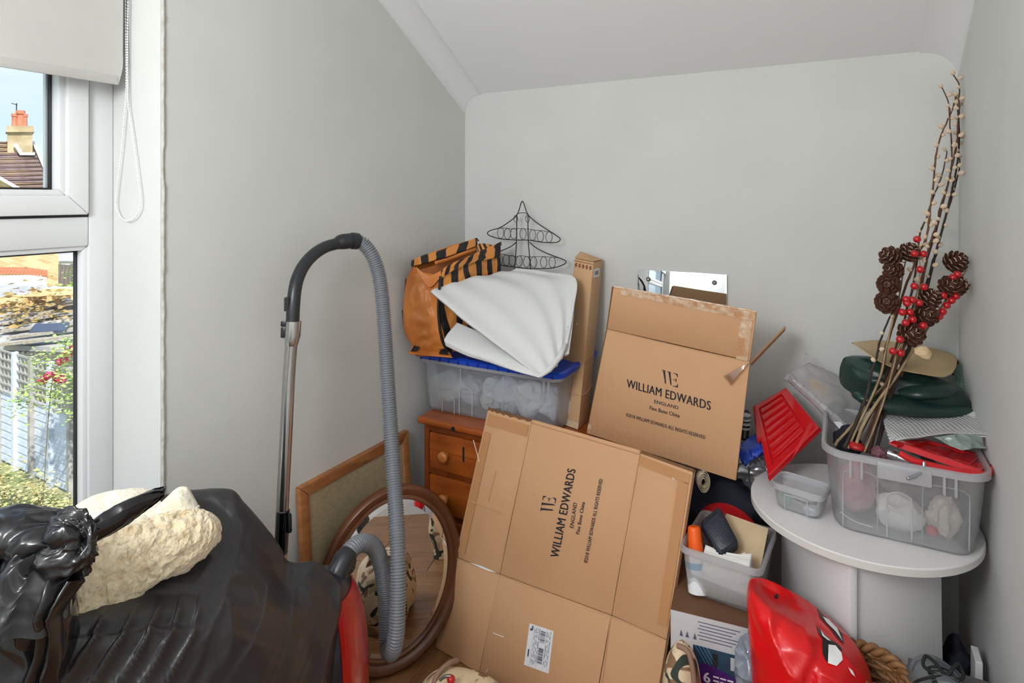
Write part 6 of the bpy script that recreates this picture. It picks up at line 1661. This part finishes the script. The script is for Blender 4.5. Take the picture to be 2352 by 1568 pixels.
BR_ = [
 ('dark slender pussy willow stem, tallest, ending at the top of the corner', [(2189, 172), (2204, 192), (2209, 228), (2203, 260), (2200, 286), (2199, 317), (2194, 349), (2183, 398), (2175, 432), (2160, 477), (2149, 524), (2136, 560), (2124, 620), (2108, 690), (2085, 770), (2055, 850), (2028, 920), (2005, 980), (1990, 1040)], .0030, 0, 13),
 ('thick dark pussy willow stem with tip nearest the right wall', [(2225, 224), (2220, 265), (2211, 317), (2199, 372), (2191, 419), (2178, 472), (2165, 524), (2155, 560), (2149, 582), (2136, 628), (2128, 656), (2112, 720), (2090, 790), (2060, 870), (2035, 940), (2012, 1040)], .0036, 1, 11),
 ('short forked pussy willow stem beside the thick dark one', [(2233, 307), (2224, 322), (2217, 333), (2204, 380), (2193, 430), (2172, 500), (2150, 580), (2128, 670), (2095, 770), (2050, 880), (2020, 960), (1998, 1042)], .0026, 0, 7),
 ('pussy willow stem with a bare tip pointing up left', [(2164, 202), (2178, 234), (2181, 275), (2185, 320), (2186, 367), (2183, 400), (2170, 450), (2150, 530), (2128, 600), (2105, 680), (2072, 780), (2040, 870), (2005, 960), (1975, 1036)], .0026, 0, 9),
 ('leftmost curving pussy willow stem full of catkins', [(2196, 221), (2189, 247), (2178, 273), (2165, 302), (2155, 333), (2148, 372), (2145, 411), (2141, 451), (2136, 487), (2132, 524), (2123, 560), (2113, 574), (2103, 602), (2083, 650), (2067, 699), (2052, 745), (2037, 791), (2024, 857), (1995, 930), (1960, 990), (1940, 1030)], .0032, 3, 15),
 ('pussy willow stem in the middle of the bundle with a broken tip', [(2175, 347), (2165, 398), (2152, 432), (2139, 466), (2128, 500), (2113, 537), (2108, 590), (2096, 660), (2075, 740), (2050, 820), (2022, 900), (1995, 960), (1955, 1032)], .0028, 0, 9),
 ('near black bare stem at the front left of the bundle', [(2052, 715), (2039, 738), (2019, 793), (2013, 823), (2001, 857), (1992, 902), (1972, 955), (1955, 995), (1939, 1028)], .0036, 1, 5),
 ('pale bare stem slanting left across the bundle foot', [(2080, 800), (2050, 860), (2015, 900), (1985, 945), (1950, 985), (1925, 1012), (1918, 1022)], .0030, 2, 3),
 ('reddish brown stem at the right of the bundle foot', [(2110, 740), (2085, 820), (2062, 890), (2045, 930), (2030, 980), (2008, 1042)], .0034, 3, 3),
]
for k, (lab, pts, r0, mi, nc) in enumerate(BR_):
    P_ = [D(x_, y_, depth_at(y_) + sway(k) * (1 if y_ > 500 else .5)) for x_, y_ in pts]
    for p in P_: p.x = min(p.x, XR - .012); p.y = min(p.y, YB - .012)
    t = thing('willow_branch', P_[-1], lab, 'branch', 'dried twigs in the tub')
    path = cr(P_, len(P_) * 7)
    for i, p in enumerate(path): p += V((noise.noise(V((i * .31, k, 0))), noise.noise(V((i * .31, k, 5))), 0)) * .0016
    L0 = len(path)
    mk('stem', tube(path, lambda u: (r0 * 1.3 * (.42 + .58 * u)) * (1 + .22 * (abs(noise.noise(V((u * 40, k, 1)))) > .35)), 7), M_tw[mi], t, smooth=True)
    rr = random.Random(k * 5 + 1)
    span = .62 if len(pts) > 11 else .8
    for c_ in range(nc + (4 if nc > 8 else 0)):
        u = .0 + span * c_ / max(1, nc + 3); i = min(L0 - 2, int(u * L0))
        s_ = 1 if c_ % 2 else -1
        d_ = (V((CA, SA, 0)) * s_ * rr.uniform(.6, 1.0) + V((SA, -CA, 0)) * rr.uniform(-.2, .9) + V((0, 0, .6))).normalized()
        q = path[i] + d_ * (.0075 + r0 * .6)
        o = place('catkin', cat_me, q, t)
        o.rotation_euler = d_.to_track_quat('Z', 'Y').to_euler(); sc3 = rr.uniform(.85, 1.3); o.scale = (sc3, sc3, sc3)
# --- pine cones
def scale_mesh():
    vs = [V((-.0045, 0, 0)), V((.0045, 0, 0)), V((.0065, .008, .0010)), V((.0052, .0135, .0040)), (V((0, .0155, .0055))), V((-.0052, .0135, .0040)), V((-.0065, .008, .0010))]
    n = len(vs); vs += [v + V((0, -.001, -.0022)) for v in vs]
    fs = [tuple(range(n)), tuple(reversed(range(n, 2 * n)))] + [(i, i + n, (i + 1) % n + n, (i + 1) % n) for i in range(n)]
    me = bpy.data.meshes.new('cone_scale'); me.from_pydata(vs, [], fs)
    me.materials.append(M_cone); me.materials.append(M_tip)
    for p in me.polygons:
        if p.index in (4 + 2, 3 + 2, 5): p.material_index = 1
    return me
SCM = scale_mesh()
core_v = sphere(V((0, 0, 0)), (.011, .011, .017), 12, 8)
CORE = bpy.data.meshes.new('pinecone'); CORE.from_pydata(core_v[0], [], core_v[1]); CORE.materials.append(M_cone)
def cone(parent, c, axis, size, seed):
    o = place('pinecone', CORE, c, parent)
    q = V(axis).normalized().to_track_quat('Z', 'Y') @ Matrix.Rotation(seed, 3, 'Z').to_quaternion()
    o.rotation_mode = 'QUATERNION'; o.rotation_quaternion = q; o.scale = (size,) * 3
    nrow = 6
    for j in range(nrow):
        f = j / (nrow - 1); z = -.014 + .027 * f
        n_ = (7, 8, 8, 7, 6, 4)[j]; r_ = (.005, .008, .0085, .0075, .0055, .0025)[j]; el = (-.35, -.05, .2, .45, .75, 1.1)[j]; s_ = (.9, 1.05, 1.05, .95, .8, .6)[j]
        for i in range(n_):
            a = 2 * math.pi * (i + .5 * (j % 2)) / n_ + seed
            sc4 = bpy.data.objects.new('scale', SCM); COL.objects.link(sc4); sc4.parent = o
            R_ = Matrix.Rotation(a - math.pi / 2, 4, 'Z') @ Matrix.Rotation(el, 4, 'X')
            sc4.matrix_local = Matrix.Translation(V((r_ * math.cos(a), r_ * math.sin(a), z))) @ R_ @ Matrix.Diagonal((s_, s_, s_, 1))
    return o
def spray(lab, stem_px, cones, berries, mi, r0, dofs, name='pinecone_spray'):
    dd = lambda y_: depth_at(y_) + dofs
    P_ = [D(x_, y_, dd(y_)) for x_, y_ in stem_px]
    for p in P_: p.x = min(p.x, XR - .01)
    t = thing(name, P_[-1], lab, 'twig', 'dried twigs in the tub')
    path = cr(P_, len(P_) * 8)
    mk('stem', tube(path, lambda u: r0 * (.55 + .45 * u), 7), M_tw[mi], t, smooth=True)
    for k, (x_, y_, s_, ax, ay, az) in enumerate(cones):
        c = D(x_, y_, dd(y_) - .014); c.x = min(c.x, XR - .034)
        cone(t, c, (ax * V((CA, SA, 0)) + ay * V((SA, -CA, 0)) + az * V((0, 0, 1))), s_ * 1.3, k * 1.3)
        near = min(path, key=lambda p: (p - c).length)
        mk('cone_stalk', tube([near, c.lerp(near, .4) + V((0, 0, -.004)), c], .0012, 5, 10), M_tw[3], t, smooth=True)
    for (x_, y_) in berries:
        c = D(x_, y_, dd(y_) - .022); c.x = min(c.x, XR - .012)
        mk('berry', sphere(c, .0098, 14, 9), M_berry, t, smooth=True)
        near = min(path, key=lambda p: (p - c).length)
        mk('berry_stalk', tube([near, c.lerp(near, .5) + V((0, 0, -.006)), c], .0009, 5, 8), M_tw[2], t, smooth=True)
    return t
X6 = lambda pts: [(1950 + a / 3.92, 500 + b / 3.92) for a, b in pts]
spray('twig with a column of dark pine cones on the left of the bundle', X6([(510, 390), (490, 480), (465, 640), (440, 760), (400, 900), (330, 1200), (290, 1400)]) + [(2005, 905), (1972, 975), (1948, 1030)],
      [(2044, 589, 1.0, -.9, .2, .4), (2089, 578, .95, .1, .5, .8), (2051, 621, .9, -.8, .4, .3), (2041, 653, 1.0, -.6, .7, .1), (2038, 694, 1.05, -.5, .7, .2)], [], 2, .0032, -.02)
spray('pale twig with open pine cones reaching towards the right wall', X6([(1060, 470), (1000, 560), (900, 700), (750, 930), (640, 1100), (580, 1180)]) + [(2098, 802), (2057, 867), (2013, 926), (1981, 979), (1964, 1030)],
      [(2233, 602, 1.05, .3, .7, .5), (2240, 657, 1.05, .9, .3, .1), (2185, 657, 1.05, -.2, .7, .5), (2137, 684, .95, .3, .6, .7), (2127, 722, 1.1, -.1, .9, .2), (2094, 765, 1.15, .0, .9, .4)],
      X6([(978, 510), (935, 538), (965, 705), (925, 745), (850, 700), (880, 788), (815, 885), (845, 845)]), 2, .0042, -.03)
spray('twig of bright red berries in the middle of the bundle', X6([(615, 200), (630, 320), (640, 470), (630, 620), (600, 760), (560, 900), (510, 1060), (440, 1200)]) + [(2050, 850), (2030, 920), (2005, 990), (1985, 1038)],
      [], X6([(613, 193), (590, 322), (672, 325), (642, 465), (590, 615), (675, 622), (515, 735), (570, 740), (522, 770), (632, 765), (480, 850), (548, 850), (575, 915), (510, 945), (460, 1095), (395, 1200), (465, 1218), (670, 970)]), 2, .0024, -.045, 'berry_spray')
fl2 = mk('wood_shaving_flower', thick(patch(C3([[(2100, 800, 1.60), (2125, 795, 1.59), (2140, 812, 1.58)], [(2102, 812, 1.595), (2122, 818, 1.575), (2136, 822, 1.57)], [(2108, 815, 1.60), (2120, 824, 1.585), (2132, 826, 1.58)]]), 14, 14), .002), mat('wood_shaving', (214, 188, 152), .7, var=(40, (186, 156, 118)), stretch=(1, 1, 4)), None, smooth=True)
tag(fl2, 'curled wood shaving flower beside the lowest pine cone', 'dried flower')
